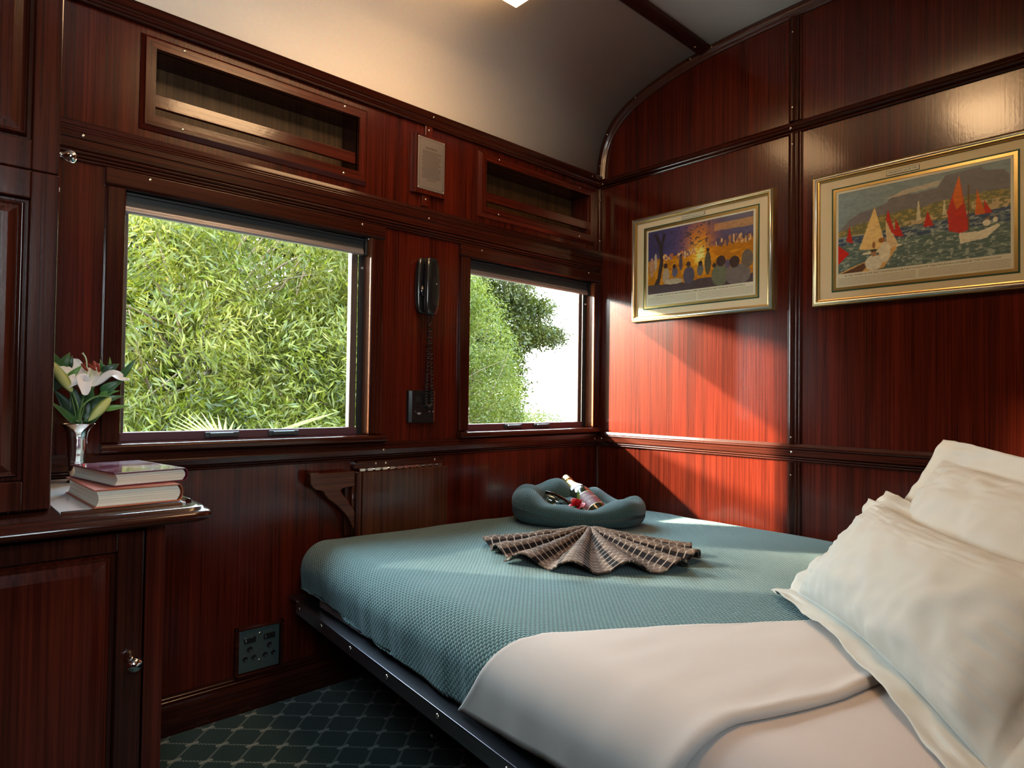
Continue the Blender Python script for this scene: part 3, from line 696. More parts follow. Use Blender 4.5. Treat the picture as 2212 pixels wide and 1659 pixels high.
# ------------------------------------------------------------------ framed prints on the right wall
def vnoise(u, v, s, seed, octv=3):
    out = 0; amp = 1; tot = 0
    for o in range(octv):
        rg = np.random.RandomState(seed + o); n1, n2 = int(s * 2 ** o) + 3, int(s * 2 ** o) + 3
        G = rg.rand(n1, n2); x = np.clip(u, 0, 1) * (n1 - 2); y = np.clip(v, 0, 1) * (n2 - 2); i = np.minimum(x.astype(int), n1 - 2); j = np.minimum(y.astype(int), n2 - 2); a = x - i; b = y - j
        a = a * a * (3 - 2 * a); b = b * b * (3 - 2 * b)
        out = out + amp * ((G[i, j] * (1 - a) + G[i + 1, j] * a) * (1 - b) + (G[i, j + 1] * (1 - a) + G[i + 1, j + 1] * a) * b); tot += amp; amp *= 0.55
    return out / tot
def inside(u, v, poly):
    r = np.zeros(u.shape, bool); n = len(poly)
    for i in range(n):
        (x1, y1), (x2, y2) = poly[i], poly[(i + 1) % n]
        c = ((y1 > v) != (y2 > v)); xx = (x2 - x1) * (v - y1) / ((y2 - y1) if y2 != y1 else 1e-9) + x1
        r ^= c & (u < xx)
    return r
def put(img, mask, col, a=1.0):
    mask = np.asarray(mask, float)[..., None] * a; return img * (1 - mask) + np.array(col) * mask
def blob(u, v, cx, cy, rx, ry): return ((u - cx) / rx) ** 2 + ((v - cy) / ry) ** 2 < 1
def art_fire(u, v):
    n1 = vnoise(u, v, 6, 1); n2 = vnoise(u, v, 22, 5, 2); n3 = vnoise(u, v, 40, 9, 2)
    img = np.zeros(u.shape + (3,)) + np.array((0.10, 0.09, 0.27))
    img = img * (0.6 + 0.8 * n1[..., None])
    img = put(img, np.clip((u - 0.35) * 1.6, 0, 1) * np.clip((v - 0.55) * 2.5, 0, 1), (0.22, 0.20, 0.30))
    cliff = (u > 0.66) & (v > 0.80 + 0.05 * (1 - u)) & (v < 0.92); img = put(img, cliff, (0.62, 0.36, 0.18), 0.75 * 1)
    img = put(img, (v < 0.52 + 0.10 * u + 0.03 * n1), (0.55, 0.24, 0.06)); img = put(img, (v < 0.5) & (n2 > 0.55), (0.75, 0.38, 0.10), 0.7)
    d = np.exp(-(((u - 0.52) / 0.13) ** 2 + ((v - 0.58 - 0.1) / 0.30) ** 2)); img = put(img, np.clip(d * (0.6 + n2), 0, 1), (0.80, 0.30, 0.08))
    d = np.exp(-(((u - 0.52) / 0.075) ** 2 + ((v - 0.52) / 0.20) ** 2)); img = put(img, np.clip(d * (0.5 + 1.1 * n3), 0, 1), (0.98, 0.62, 0.16))
    d = np.exp(-(((u - 0.53) / 0.035) ** 2 + ((v - 0.50) / 0.11) ** 2)); img = put(img, np.clip(d * 1.3 * (n3 > 0.4), 0, 1), (1.0, 0.88, 0.45))
    rg = random.Random(5)
    for i in range(70):                       # the crowd on both sides
        x = rg.random() * 0.36 + 0.12; y = 0.48 + 0.09 * x + rg.random() * 0.09; c = rg.choice([(0.75, 0.38, 0.2), (0.8, 0.6, 0.4), (0.3, 0.2, 0.3), (0.65, 0.22, 0.12)]); img = put(img, blob(u, v, x, y, 0.008, 0.022), c)
    for i in range(60):
        x = 0.68 + rg.random() * 0.31; y = 0.60 + rg.random() * 0.10; c = rg.choice([(0.2, 0.12, 0.15), (0.5, 0.25, 0.15), (0.75, 0.5, 0.3), (0.15, 0.12, 0.22)]); img = put(img, blob(u, v, x, y, 0.009, 0.035), c)
    trunk = inside(u, v, [(0.02, 0.0), (0.10, 0.25), (0.125, 0.5), (0.11, 0.75), (0.06, 0.95), (0.10, 0.95), (0.135, 0.80), (0.16, 0.95), (0.185, 0.92), (0.155, 0.7), (0.16, 0.45), (0.13, 0.2), (0.10, 0.0)])
    img = put(img, trunk, (0.05, 0.035, 0.05)); img = put(img, (v > 0.72 - 0.2 * u) & (u < 0.62) & (n3 > 0.62), (0.07, 0.06, 0.10), 0.8)
    for x, y, rx, ry, c in [(0.04, 0.42, 0.022, 0.16, (0.55, 0.35, 0.3)), (0.08, 0.50, 0.015, 0.14, (0.6, 0.5, 0.45))]: img = put(img, blob(u, v, x, y, rx, ry), c)
    img = put(img, (v < 0.10 + 0.07 * n1), (0.10, 0.07, 0.10))
    figs = [(0.19, 0.26, 0.035, 0.13, (0.50, 0.40, 0.36)), (0.27, 0.16, 0.09, 0.045, (0.55, 0.50, 0.46)), (0.28, 0.30, 0.028, 0.08, (0.16, 0.16, 0.30)), (0.42, 0.22, 0.055, 0.13, (0.13, 0.12, 0.22)), (0.53, 0.28, 0.03, 0.09, (0.2, 0.2, 0.26)),
            (0.60, 0.36, 0.030, 0.17, (0.13, 0.12, 0.10)), (0.71, 0.16, 0.075, 0.16, (0.20, 0.22, 0.18)), (0.87, 0.13, 0.11, 0.15, (0.24, 0.21, 0.24)), (0.95, 0.34, 0.05, 0.13, (0.20, 0.17, 0.17)), (0.34, 0.42, 0.018, 0.11, (0.14, 0.12, 0.20)), (0.78, 0.30, 0.025, 0.07, (0.16, 0.14, 0.26))]
    for x, y, rx, ry, c in figs: img = put(img, blob(u, v, x, y, rx, ry), c)
    for x, y, r in [(0.185, 0.42, 0.022), (0.275, 0.39, 0.018), (0.415, 0.39, 0.022), (0.53, 0.375, 0.02), (0.60, 0.56, 0.016), (0.72, 0.36, 0.042), (0.84, 0.32, 0.045), (0.34, 0.545, 0.012), (0.66, 0.31, 0.018)]: img = put(img, blob(u, v, x, y, r, r * 1.9), (0.07, 0.04, 0.05))
    return img * (0.82 + 0.36 * n3[..., None])
def art_boats(u, v):
    n1 = vnoise(u, v, 5, 21); n2 = vnoise(u, v * 3 % 1, 24, 25, 2); n3 = vnoise(u, v, 45, 29, 2)
    img = np.zeros(u.shape + (3,)) + np.array((0.30, 0.38, 0.46)); img = put(img, np.clip((n1 - 0.5) * 4, 0, 1) * (u < 0.45), (0.60, 0.52, 0.47), 0.8)
    far = inside(u, v, [(0, .45), (0, 0.52), (0.08, 0.66), (0.15, 0.72), (0.24, 0.74), (0.32, 0.78), (0.345, 0.86), (0.44, 0.87), (0.47, 0.82), (0.62, 0.84), (0.66, 0.96), (0.85, 0.98), (0.87, 0.93), (0.97, 0.90), (1.0, 0.82), (1.0, .45)])
    img = put(img, far, (0.24, 0.23, 0.28)); img = put(img, inside(u, v, [(0.30, 0.82), (0.42, 0.89), (0.64, 0.92), (0.62, 0.86), (0.46, 0.84)]), (0.62, 0.56, 0.50), 0.8)
    low = v < 0.50 + 0.22 * np.clip(u, 0, 0.3) / 0.3 * 0.35 + 0.10 * n1 + 0.07 * u; img = put(img, low & far, (0.24, 0.24, 0.13)); img = put(img, low & far & (n3 > 0.56), (0.46, 0.36, 0.16), 0.8)
    town = (v > 0.45) & (v < 0.54 + 0.07 * (u > 0.8)) & (u > 0.35) & (n3 > 0.47); img = put(img, town, (0.62, 0.50, 0.36), 0.8)
    for x, y0, y1, w in [(0.508, 0.5, 0.73, 0.012), (0.655, 0.52, 0.68, 0.010)]: img = put(img, (abs(u - x) < w * (1.25 - (v - y0) / (y1 - y0))) & (v > y0) & (v < y1), (0.70, 0.65, 0.52))
    sea = v < 0.43 + 0.07 * u; img = put(img, sea, (0.07, 0.11, 0.24)); img = put(img, sea & (v < 0.30 + .08 * n1), (0.13, 0.20, 0.22)); img = put(img, sea & (n2 > 0.60), (0.34, 0.42, 0.42), 0.6); img = put(img, sea & (n3 > 0.68), (0.60, 0.64, 0.60), 0.5)
    R, O, W, Cc = (0.62, 0.055, 0.03), (0.75, 0.20, 0.06), (0.80, 0.76, 0.68), (0.86, 0.64, 0.36)
    P = lambda *a: inside(u, v, a)
    img = put(img, P((0.055, 0.40), (0.075, 0.58), (0.10, 0.36), (0.06, 0.385)), R)
    img = put(img, P((0.14, 0.27), (0.24, 0.76), (0.315, 0.24), (0.19, 0.255)), Cc); img = put(img, P((0.315, 0.25), (0.31, 0.58), (0.39, 0.26)), (0.78, 0.62, 0.42)); img = put(img, P((0.31, 0.58), (0.325, 0.70), (0.37, 0.38), (0.345, 0.42)), R); img = put(img, P((0.365, 0.37), (0.37, 0.58), (0.42, 0.35)), R)
    img = put(img, P((0.16, 0.22), (0.40, 0.27), (0.41, 0.255), (0.30, 0.205), (0.17, 0.195)), W)
    img = put(img, P((0.535, 0.42), (0.56, 0.60), (0.595, 0.42)), R); img = put(img, P((0.68, 0.33), (0.67, 0.55), (0.735, 0.93), (0.775, 0.5), (0.79, 0.31), (0.74, 0.29)), R); img = put(img, P((0.70, 0.7), (0.735, 0.93), (0.76, 0.62), (0.72, 0.55)), O)
    img = put(img, P((0.82, 0.46), (0.83, 0.74), (0.875, 0.46)), O); img = put(img, P((0.865, 0.62), (0.91, 0.46), (0.87, 0.46)), R); img = put(img, P((0.735, 0.29), (0.74, 0.17), (0.88, 0.20), (0.95, 0.31), (0.94, 0.335), (0.85, 0.28)), W)
    img = put(img, (abs(u - 0.785 - 0.0) < 0.004) & (v > 0.3) & (v < 0.8), (0.2, 0.1, 0.05))
    img = put(img, P((0.0, 0.12), (0.0, 0.36), (0.075, 0.235)), (0.68, 0.05, 0.05)); img = put(img, P((0.0, 0.0), (0.08, 0.06), (0.19, 0.12), (0.37, 0.26), (0.38, 0.235), (0.30, 0.02), (0.24, 0)), (0.72, 0.46, 0.22)); img = put(img, P((0.02, 0.0), (0.17, 0.10), (0.20, 0.07), (0.16, 0)), (0.16, 0.07, 0.05))
    for x, y, rx, ry, c in [(0.235, 0.09, 0.055, 0.09, (0.74, 0.72, 0.68)), (0.305, 0.20, 0.035, 0.12, (0.78, 0.74, 0.66)), (0.235, 0.20, 0.020, 0.035, (0.45, 0.26, 0.18)), (0.235, 0.235, 0.022, 0.016, (0.09, 0.10, 0.09)), (0.285, 0.345, 0.022, 0.03, (0.40, 0.17, 0.07)), (0.235, 0.30, 0.010, 0.04, (0.42, 0.2, 0.1)), (0.88, 0.36, 0.02, 0.035, W), (0.925, 0.38, 0.013, 0.03, W), (0.885, 0.405, 0.008, 0.013, (0.4, 0.2, 0.1)), (0.923, 0.415, 0.007, 0.012, (0.4, 0.2, 0.1))]: img = put(img, blob(u, v, x, y, rx, ry), c)
    return img * (0.85 + 0.30 * n3[..., None])
PRINT = bpy.data.materials.new('printed_colour'); n_, l_, b_ = nodes_of(PRINT); ca = n_.new('ShaderNodeVertexColor'); ca.layer_name = 'ink'; l_.new(ca.outputs[0], b_.inputs['Base Color']); b_.inputs['Roughness'].default_value = 0.55
PAPER = plain('print_paper', (0.92, 0.88, 0.80), 0.6); MOUNT = plain('cream_mount', (0.92, 0.78, 0.60), 0.8); GREEN = plain('green_line', (0.03, 0.10, 0.07), 0.6)
GOLD = plain('gilt', (0.60, 0.42, 0.17), 0.32, 0.9); SILV = plain('silver_leaf', (0.62, 0.60, 0.54), 0.30, 0.9); PINK = plain('print_ink', (0.10, 0.08, 0.09), 0.6)
def picture(label, y0, y1, z0, z1, green, sheet, art, fn, plate, plate_c, cap, cap_size, seed):
    t = thing('framed_print', label, 'picture', (0, (y0 + y1) / 2, z0), 'framed prints on the right wall')
    m = MB(); lay = []
    def loop(i, x): return [(x, y0 - i, z0 + i), (x, y1 + i, z0 + i), (x, y1 + i, z1 - i), (x, y0 - i, z1 - i)]
    for i, x in ((0, -0.001), (0, -0.016), (0.002, -0.020), (0.004, -0.019)): lay.append(loop(i, x))
    m.grid(lay, False, False, True); m.build('frame_outer_band', GOLD, t)
    m = MB(); lay = [loop(i, x) for i, x in ((0.004, -0.019), (0.006, -0.024), (0.009, -0.027), (0.012, -0.026), (0.015, -0.022))]; m.grid(lay, True, False, True); m.build('frame_moulding', SILV, t)
    m = MB(); lay = [loop(i, x) for i, x in ((0.015, -0.022), (0.017, -0.022), (0.019, -0.018), (0.022, -0.017), (0.024, -0.009))]; m.grid(lay, False, False, True); m.build('frame_inner_band', GOLD, t)
    a, b, c, d = green
    m = MB(); m.box(-0.010, -0.002, y1 + 0.022, y0 - 0.022, z0 + 0.022, z1 - 0.022); m.build('mount_board', MOUNT, t)
    def frame(nm, mat, yy0, yy1, zz0, zz1, w, x):
        q = MB()
        q.box(x, -0.010, yy1, yy0, zz1 - w, zz1); q.box(x, -0.010, yy1, yy0, zz0, zz0 + w); q.box(x, -0.010, yy0 - w, yy0, zz0 + w, zz1 - w); q.box(x, -0.010, yy1, yy1 + w, zz0 + w, zz1 - w)
        return q.build(nm, mat, t)
    frame('green_line', GREEN, a, b, c, d, 0.005, -0.0104)
    frame('gilt_slip', GOLD, a - 0.005, b + 0.005, c + 0.005, d - 0.005, 0.009, -0.0118)
    s = MB().box(-0.0106, -0.010, sheet[1], sheet[0], sheet[2], sheet[3]).build('paper_sheet', PAPER, t)
    U, V = 260, 150; uu, vv = np.meshgrid(np.linspace(0, 1, U), np.linspace(0, 1, V), indexing='ij')
    img = np.clip(fn(uu, vv), 0, 1); gr = img.mean(axis=2, keepdims=True); img = np.clip((gr + (img - gr) * 1.25) * (0.72 + 0.55 * gr), 0, 1)
    m = MB(); ya, yb, za, zb = art
    m.grid([[(-0.0111, ya + (yb - ya) * i / (U - 1), za + (zb - za) * j / (V - 1)) for j in range(V)] for i in range(U)], False)
    o = m.build('printed_scene', PRINT, t); at = o.data.color_attributes.new('ink', 'FLOAT_COLOR', 'POINT')
    at.data.foreach_set('color', np.concatenate([img.reshape(-1, 3), np.ones((U * V, 1))], 1).astype(np.float32).ravel())
    text('caption', cap, PINK, t, (-0.0108, (ya + yb) / 2, za - 0.0085), cap_size, RX, sx=1.0)
    rg = random.Random(seed); m = MB()
    for y_a, y_b in ((ya, (ya + yb) / 2 + 0.004), ((ya + yb) / 2 - 0.004, yb)):
        for k in range(7):
            z = za - 0.017 - 0.0042 * k
            if z < sheet[2] + 0.003: break
            y = y_a
            while y > y_b:
                w = 0.0015 + rg.random() * 0.006; m.box(-0.0109, -0.0106, max(y - w, y_b), y, z - 0.0006, z + 0.0006); y -= w + 0.001
    m.build('small_print', plain('pale_ink', (0.32, 0.26, 0.24), 0.6), t)
    m = MB(); m.box(-0.0120, -0.010, plate_c[0] - plate_c[2] - .001, plate_c[0] + plate_c[2] + .001, plate_c[1] - 0.0075, plate_c[1] + 0.0075); p = m.build('title_slip', GREEN, t)
    q = MB().box(-0.0122, -0.0118, plate_c[0] - plate_c[2], plate_c[0] + plate_c[2], plate_c[1] - 0.0065, plate_c[1] + 0.0065).build('slip_paper', PAPER, p)
    text('slip_text', plate, PINK, p, (-0.0124, plate_c[0], plate_c[1]), 0.0072, RX)
    MB().box(-0.0150, -0.0145, y1 + 0.022, y0 - 0.022, z0 + 0.022, z1 - 0.022).build('pane', GLASS, t)
picture('framed print of a crowd round a camp fire, gilt frame, left of the two', -0.200, -0.839, 1.262, 1.714, (-0.258, -0.782, 1.311, 1.667), (-0.274, -0.766, 1.327, 1.651), (-0.282, -0.758, 1.376, 1.645), art_fire,
        'THE SKETCH, September 24, 1924', (-0.500, 1.6785, 0.052), 'A CAMP-FIRE CONCERT IN A BIG GAME RESERVE: A THRILL FOR "ROUND IN NINE" TRAVELLERS IN SOUTH AFRICA.', 0.0080, 1)
picture('framed print of red-sailed boats under a flat mountain, gilt frame, cut by the picture edge'.replace(', cut by the picture edge', ', nearest the pillows'), -0.980, -1.622, 1.257, 1.712, (-1.042, -1.560, 1.302, 1.660), (-1.058, -1.544, 1.318, 1.644), (-1.064, -1.538, 1.362, 1.638), art_boats,
        'THE SKETCH, July 28, 1926', (-1.26, 1.6720, 0.046), 'BY THE "TAVERN OF THE SEAS": YACHTING IN TABLE BAY; IN SIGHT OF TABLE MOUNTAIN, COVERED BY "THE TABLECLOTH"', 0.0076, 2)

# ------------------------------------------------------------------ ceiling lamps
def emit(name, col, s):
    m = bpy.data.materials.new(name); m.use_nodes = True; n, l = m.node_tree.nodes, m.node_tree.links; n.clear()
    o = n.new('ShaderNodeOutputMaterial'); e = n.new('ShaderNodeEmission'); e.inputs[0].default_value = (*col, 1); e.inputs[1].default_value = s; l.new(e.outputs[0], o.inputs[0]); return m
OPAL = emit('lit_opal_glass', (1.0, 0.60, 0.29), LAMP)
OPAL2 = emit('lit_opal_glass_bright', (1.0, 0.62, 0.31), LAMP * 3.3)
def ceil_lamp(x0, x1, y0, y1, z, label, om=None):
    zt = max(zc(y0), zc(y1)) if y0 > -1.2 else 2.36
    t = thing('ceiling_lamp', label, 'lamp', ((x0 + x1) / 2, (y0 + y1) / 2, z), 'ceiling lamps')
    m = MB(); xm, ym = (x0 + x1) / 2, (y0 + y1) / 2; zt = zc(ym) if ym > -1.225 else 2.365
    m.box(xm - 0.10, xm + 0.10, ym - 0.022, ym + 0.022, zt - 0.014, zt + 0.004); m.box(xm - 0.012, xm + 0.012, ym - 0.012, ym + 0.012, z + 0.050, zt - 0.012); m.build('mounting_plate', STEEL, t, 0.002)
    m = MB(); lay = []
    for i, dz in ((0.0, 0.052), (0.0, 0.012), (0.006, 0.003), (0.02, 0.0), (0.05, -0.004)): lay.append([(x0 + i, y1 + i, z + dz), (x1 - i, y1 + i, z + dz), (x1 - i, y0 - i, z + dz), (x0 + i, y0 - i, z + dz)])
    m.grid(lay, False, False, True); k = len(m.v); m.f.append((k - 1, k - 2, k - 3, k - 4)); m.sm.append(False); m.f.append((0, 1, 2, 3)); m.sm.append(False)
    m.build('glass_shade', om or OPAL, t, 0.003)
ceil_lamp(-1.320, -0.899, -0.383, -0.575, 2.200, 'lit rectangular opal ceiling lamp near the window, its corner in view at the top')
ceil_lamp(-1.48, -1.08, -1.13, -1.33, 2.215, 'lit rectangular opal ceiling lamp over the middle of the bed, above the view', OPAL2)
# ------------------------------------------------------------------ the bed
def fabric(name, col, rough=0.85, weave=900, strength=0.15, wr=None):
    m = bpy.data.materials.new(name); n, l, b = nodes_of(m)
    tc = n.new('ShaderNodeTexCoord'); nz = n.new('ShaderNodeTexNoise'); nz.inputs['Scale'].default_value = weave; nz.inputs['Detail'].default_value = 2; l.new(tc.outputs['Object'], nz.inputs['Vector'])
    b.inputs['Base Color'].default_value = (*col, 1); b.inputs['Roughness'].default_value = rough; b.inputs['Specular IOR Level'].default_value = 0.2; b.inputs['Sheen Weight'].default_value = 0.15
    n2 = n.new('ShaderNodeTexNoise'); n2.inputs['Scale'].default_value = 9; n2.inputs['Detail'].default_value = 5; n2.inputs['Distortion'].default_value = 0.6; l.new(tc.outputs['Object'], n2.inputs['Vector'])
    bp = n.new('ShaderNodeBump'); bp.inputs['Strength'].default_value = strength; bp.inputs['Distance'].default_value = 0.0006; l.new(nz.outputs['Fac'], bp.inputs['Height'])
    b3 = n.new('ShaderNodeBump'); b3.inputs['Strength'].default_value = wr or 0.25; b3.inputs['Distance'].default_value = 0.01; l.new(n2.outputs['Fac'], b3.inputs['Height']); l.new(bp.outputs[0], b3.inputs['Normal'])
    l.new(b3.outputs[0], b.inputs['Normal']); return m
def mathn(n, l):
    def M(op, a, b_=None, c=None):
        q = n.new('ShaderNodeMath'); q.operation = op
        for i, v in enumerate((a, b_, c)):
            if v is None: continue
            if isinstance(v, (int, float)): q.inputs[i].default_value = v
            else: l.new(v, q.inputs[i])
        return q.outputs[0]
    return M
def knit(name, col, hole, p=0.0125, q=0.0062):
    m = bpy.data.materials.new(name); n, l, b = nodes_of(m); M = mathn(n, l)
    uv = n.new('ShaderNodeUVMap'); sp = n.new('ShaderNodeSeparateXYZ'); l.new(uv.outputs[0], sp.inputs[0])
    nz = n.new('ShaderNodeTexNoise'); nz.inputs['Scale'].default_value = 30; l.new(uv.outputs[0], nz.inputs['Vector'])
    wob = M('MULTIPLY', M('SUBTRACT', nz.outputs['Fac'], 0.5), 1.2)
    U = M('ADD', M('MULTIPLY', sp.outputs[0], 2 * math.pi / p), wob); V = M('ADD', M('MULTIPLY', sp.outputs[1], math.pi / q), wob)
    row = M('FLOOR', M('DIVIDE', V, math.pi)); odd = M('MULTIPLY', M('FRACT', M('MULTIPLY', row, 0.5)), 2 * math.pi)
    a = M('COSINE', M('ADD', U, odd)); c = M('ABSOLUTE', M('SINE', V))
    h = M('MULTIPLY', M('ADD', M('MULTIPLY', a, 0.5), 0.5), c)
    h = M('POWER', h, 0.6)
    fn = n.new('ShaderNodeTexNoise'); fn.inputs['Scale'].default_value = 900; l.new(uv.outputs[0], fn.inputs['Vector'])
    hh = M('ADD', h, M('MULTIPLY', fn.outputs['Fac'], 0.15))
    r = n.new('ShaderNodeValToRGB'); r.color_ramp.elements[0].position = 0.05; r.color_ramp.elements[0].color = (*hole, 1); r.color_ramp.elements[1].position = 0.55; r.color_ramp.elements[1].color = (*col, 1); l.new(h, r.inputs[0])  # gaps between stitches tinted darker, crevice shade put into the colour
    l.new(r.outputs[0], b.inputs['Base Color']); b.inputs['Roughness'].default_value = 0.9; b.inputs['Specular IOR Level'].default_value = 0.15; b.inputs['Sheen Weight'].default_value = 0.25
    bp = n.new('ShaderNodeBump'); bp.inputs['Strength'].default_value = 0.9; bp.inputs['Distance'].default_value = 0.0028; l.new(hh, bp.inputs['Height']); l.new(bp.outputs[0], b.inputs['Normal'])
    return m
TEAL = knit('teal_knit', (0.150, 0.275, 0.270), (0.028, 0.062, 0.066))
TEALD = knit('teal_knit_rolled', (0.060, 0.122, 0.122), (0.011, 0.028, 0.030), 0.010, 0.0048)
SHEET = fabric('ivory_sheet', (0.60, 0.53, 0.48), wr=0.12); SHEET2 = fabric('under_sheet', (0.58, 0.50, 0.46), wr=0.06); PILW = fabric('pillow_cotton', (0.56, 0.545, 0.49), wr=0.25)

YF, YH = -0.045, -2.02
def xl(y): return -1.478 + 0.072 * (y + 0.1)
def ztop(x, y): return 0.463 - 0.020 * x - 0.004 * max(0.0, -y - 0.6) + 0.0035 * mnoise.noise(Vector((x * 3, y * 3, 1.7)))
RR = 0.082
def cloth(u, v, off=0.0, rmax=2.75):
    """u, v: room x and y on the flat top; beyond the rounded edges the cloth rolls down the side"""
    r = RR + off
    x0 = xl(v) + RR; x1 = -0.010 - RR; y1 = YF - RR
    du = (u - x0) if u < x0 else ((u - x1) if u > x1 else 0.0); dv = (v - y1) if v > y1 else 0.0
    d = math.hypot(du, dv)
    cx, cy = min(max(u, x0), x1), min(v, y1)
    z = ztop(cx, cy) + off
    if d < 1e-9: return Vector((cx, cy, z))
    ph = min(d / RR, rmax); ex, ey = du / d, dv / d
    sq = 1.0 if dv == 0 or du == 0 else 1.0
    if ph <= math.pi / 2: h = r * math.sin(ph); dz = r * (1 - math.cos(ph))
    else: ex_ = (ph - math.pi / 2) * RR; h = r - ex_ * 0.10; dz = r + ex_
    return Vector((cx + ex * h * sq, cy + ey * h * sq, z - dz))
# steel frame, mattress board, folding leg
bed = thing('fold_down_bed', 'fold-down bed on a steel rail with a folding leg, along the right wall', 'bed', (-0.75, -1.0, 0.30))
rp = []
ra, rb = Vector((-1.497, -0.135, 0.330)), Vector((-1.640, -2.05, 0.300))
dr_ = (rb - ra).normalized(); sd = Vector((dr_.y, -dr_.x, 0)).normalized(); sd = sd if sd.x < 0 else -sd
def rail_pt(s, out, up): p = ra.lerp(rb, s); return (p.x + sd.x * out, p.y + sd.y * out, p.z + up)
m = MB()
sec = [(0.0, 0.0), (0.004, 0.0), (0.004, -0.034), (0.0, -0.034)]
m.grid([[rail_pt(s, o, u_) for o, u_ in sec] for s in (0, 1)], False, False, True); m.f += [(3, 2, 1, 0), (4, 5, 6, 7)]; m.sm += [False, False]
sec = [(0.003, -0.001), (-0.060, -0.001), (-0.060, -0.004), (0.003, -0.004)]
k = len(m.v); m.grid([[rail_pt(s, o, u_) for o, u_ in sec] for s in (0, 1)], False, False, True); m.f += [(k + 3, k + 2, k + 1, k), (k + 4, k + 5, k + 6, k + 7)]; m.sm += [False, False]
rl = m.build('side_rail', DSTEEL, bed, 0.0008)
for y in (-0.16, -0.32, -0.50, -0.69, -0.90, -1.12, -1.35, -1.6, -1.85):
    s = (y - ra.y) / (rb.y - ra.y); p = rail_pt(s, 0.004, -0.015); q = screw(rl, p, 'x', 1.25)
m = MB(); m.box(-1.497, -0.02, -0.139, -0.135, 0.292, 0.330); m.box(-1.497, -0.02, -0.139, -0.075, 0.326, 0.330); m.build('end_rail', DSTEEL, bed, 0.001)
m = MB(); m.prism([(-1.462, -0.21), (-1.476, -0.23), (-1.493, -0.48), (-1.488, -0.53), (-1.30, -0.55), (-1.30, -0.21)], 'z', 0.331, 0.362); b_ = m.build('slat_board', BX, bed, 0.003)
m = MB(); m.box(-1.44, -0.03, -2.0, -0.15, 0.300, 0.3255); m.build('base_board', BZ, bed, 0.002)
# mattress core inside the covers
Pm = []
m = MB(); NU, NV = 40, 48
for i in range(NU + 1):
    row = []
    u0, u1 = -0.020, 0
    for j in range(NV + 1):
        v = YF + 0.10 + (YH - YF - 0.12) * j / NV
        a_, b2 = xl(v) + RR - 2.58 * RR, -0.010 - RR + 2.58 * RR
        row.append(cloth(a_ + (b2 - a_) * i / NU, v, -0.010, 2.10))
    Pm.append(row)
m.grid(Pm); m.build('mattress', fabric('mattress_tick', (0.5, 0.47, 0.42)), bed)
lg = MB(); lg.tube([(-1.435, -0.575, 0.30), (-1.40, -0.610, 0.166), (-1.262, -0.492, 0.010)], 0.007, 10); lg.tube([(-1.20, -0.43, 0.30), (-1.262, -0.492, 0.012)], 0.005, 8); lg.build('folding_leg', BLACKM, bed)
ft = MB(); ft.box(-1.285, -1.235, -0.512, -0.480, 0.0, 0.006); ft.cyl((-1.262, -0.505, 0.010), (-1.262, -0.478, 0.010), 0.007, n=12); ft.build('leg_foot', STEEL, bed, 0.001)

# knitted bedspread
def cover_grid(u_of, v_list, off, rmax, nu, extra=None):
    P, UV = [], []
    for v in v_list:
        row = []
        for i in range(nu + 1):
            u = u_of(v, i / nu); p = cloth(u, v, off, rmax - 0.42 * min(1, max(0, (v + 0.85) / 0.65)))
            if extra: p = extra(p, u, v)
            row.append(p); UV.append((u, v))
        P.append(row)
    return P, UV
def spread_extra(p, u, v):
    x0 = xl(v) + RR
    d = max(0.0, x0 - u); dv = max(0, v - (YF - RR))
    w = min(1.0, max(0, d - 0.06) / 0.12)
    a = 0.006 * w * mnoise.noise(Vector((v * 16, 0.3, d * 3))) + 0.004 * w * mnoise.noise(Vector((v * 34, 2.3, 0)))
    return p + Vector((-a, a * 0.2, 0)) + Vector((0, 0, 0.003 * mnoise.noise(Vector((u * 7, v * 7, 4)))))
vl = [YF - RR + 2.5 * RR - (i / 190) * (YF - RR + 2.5 * RR - (-1.60)) for i in range(191)]
P, UV = cover_grid(lambda v, s: (xl(v) + RR - 2.58 * RR) + s * ((-0.010 - RR + 2.5 * RR) - (xl(v) + RR - 2.58 * RR)), vl, 0.0, 2.58, 170, spread_extra)
m = MB().grid(P); o = m.build('bedspread', TEAL, None, 0, uv=UV); tag(o, 'teal knitted bedspread stretched over the mattress, tucked at the foot end', 'bedspread')
md = o.modifiers.new('thick', 'SOLIDIFY'); md.thickness = 0.003; md.offset = -1

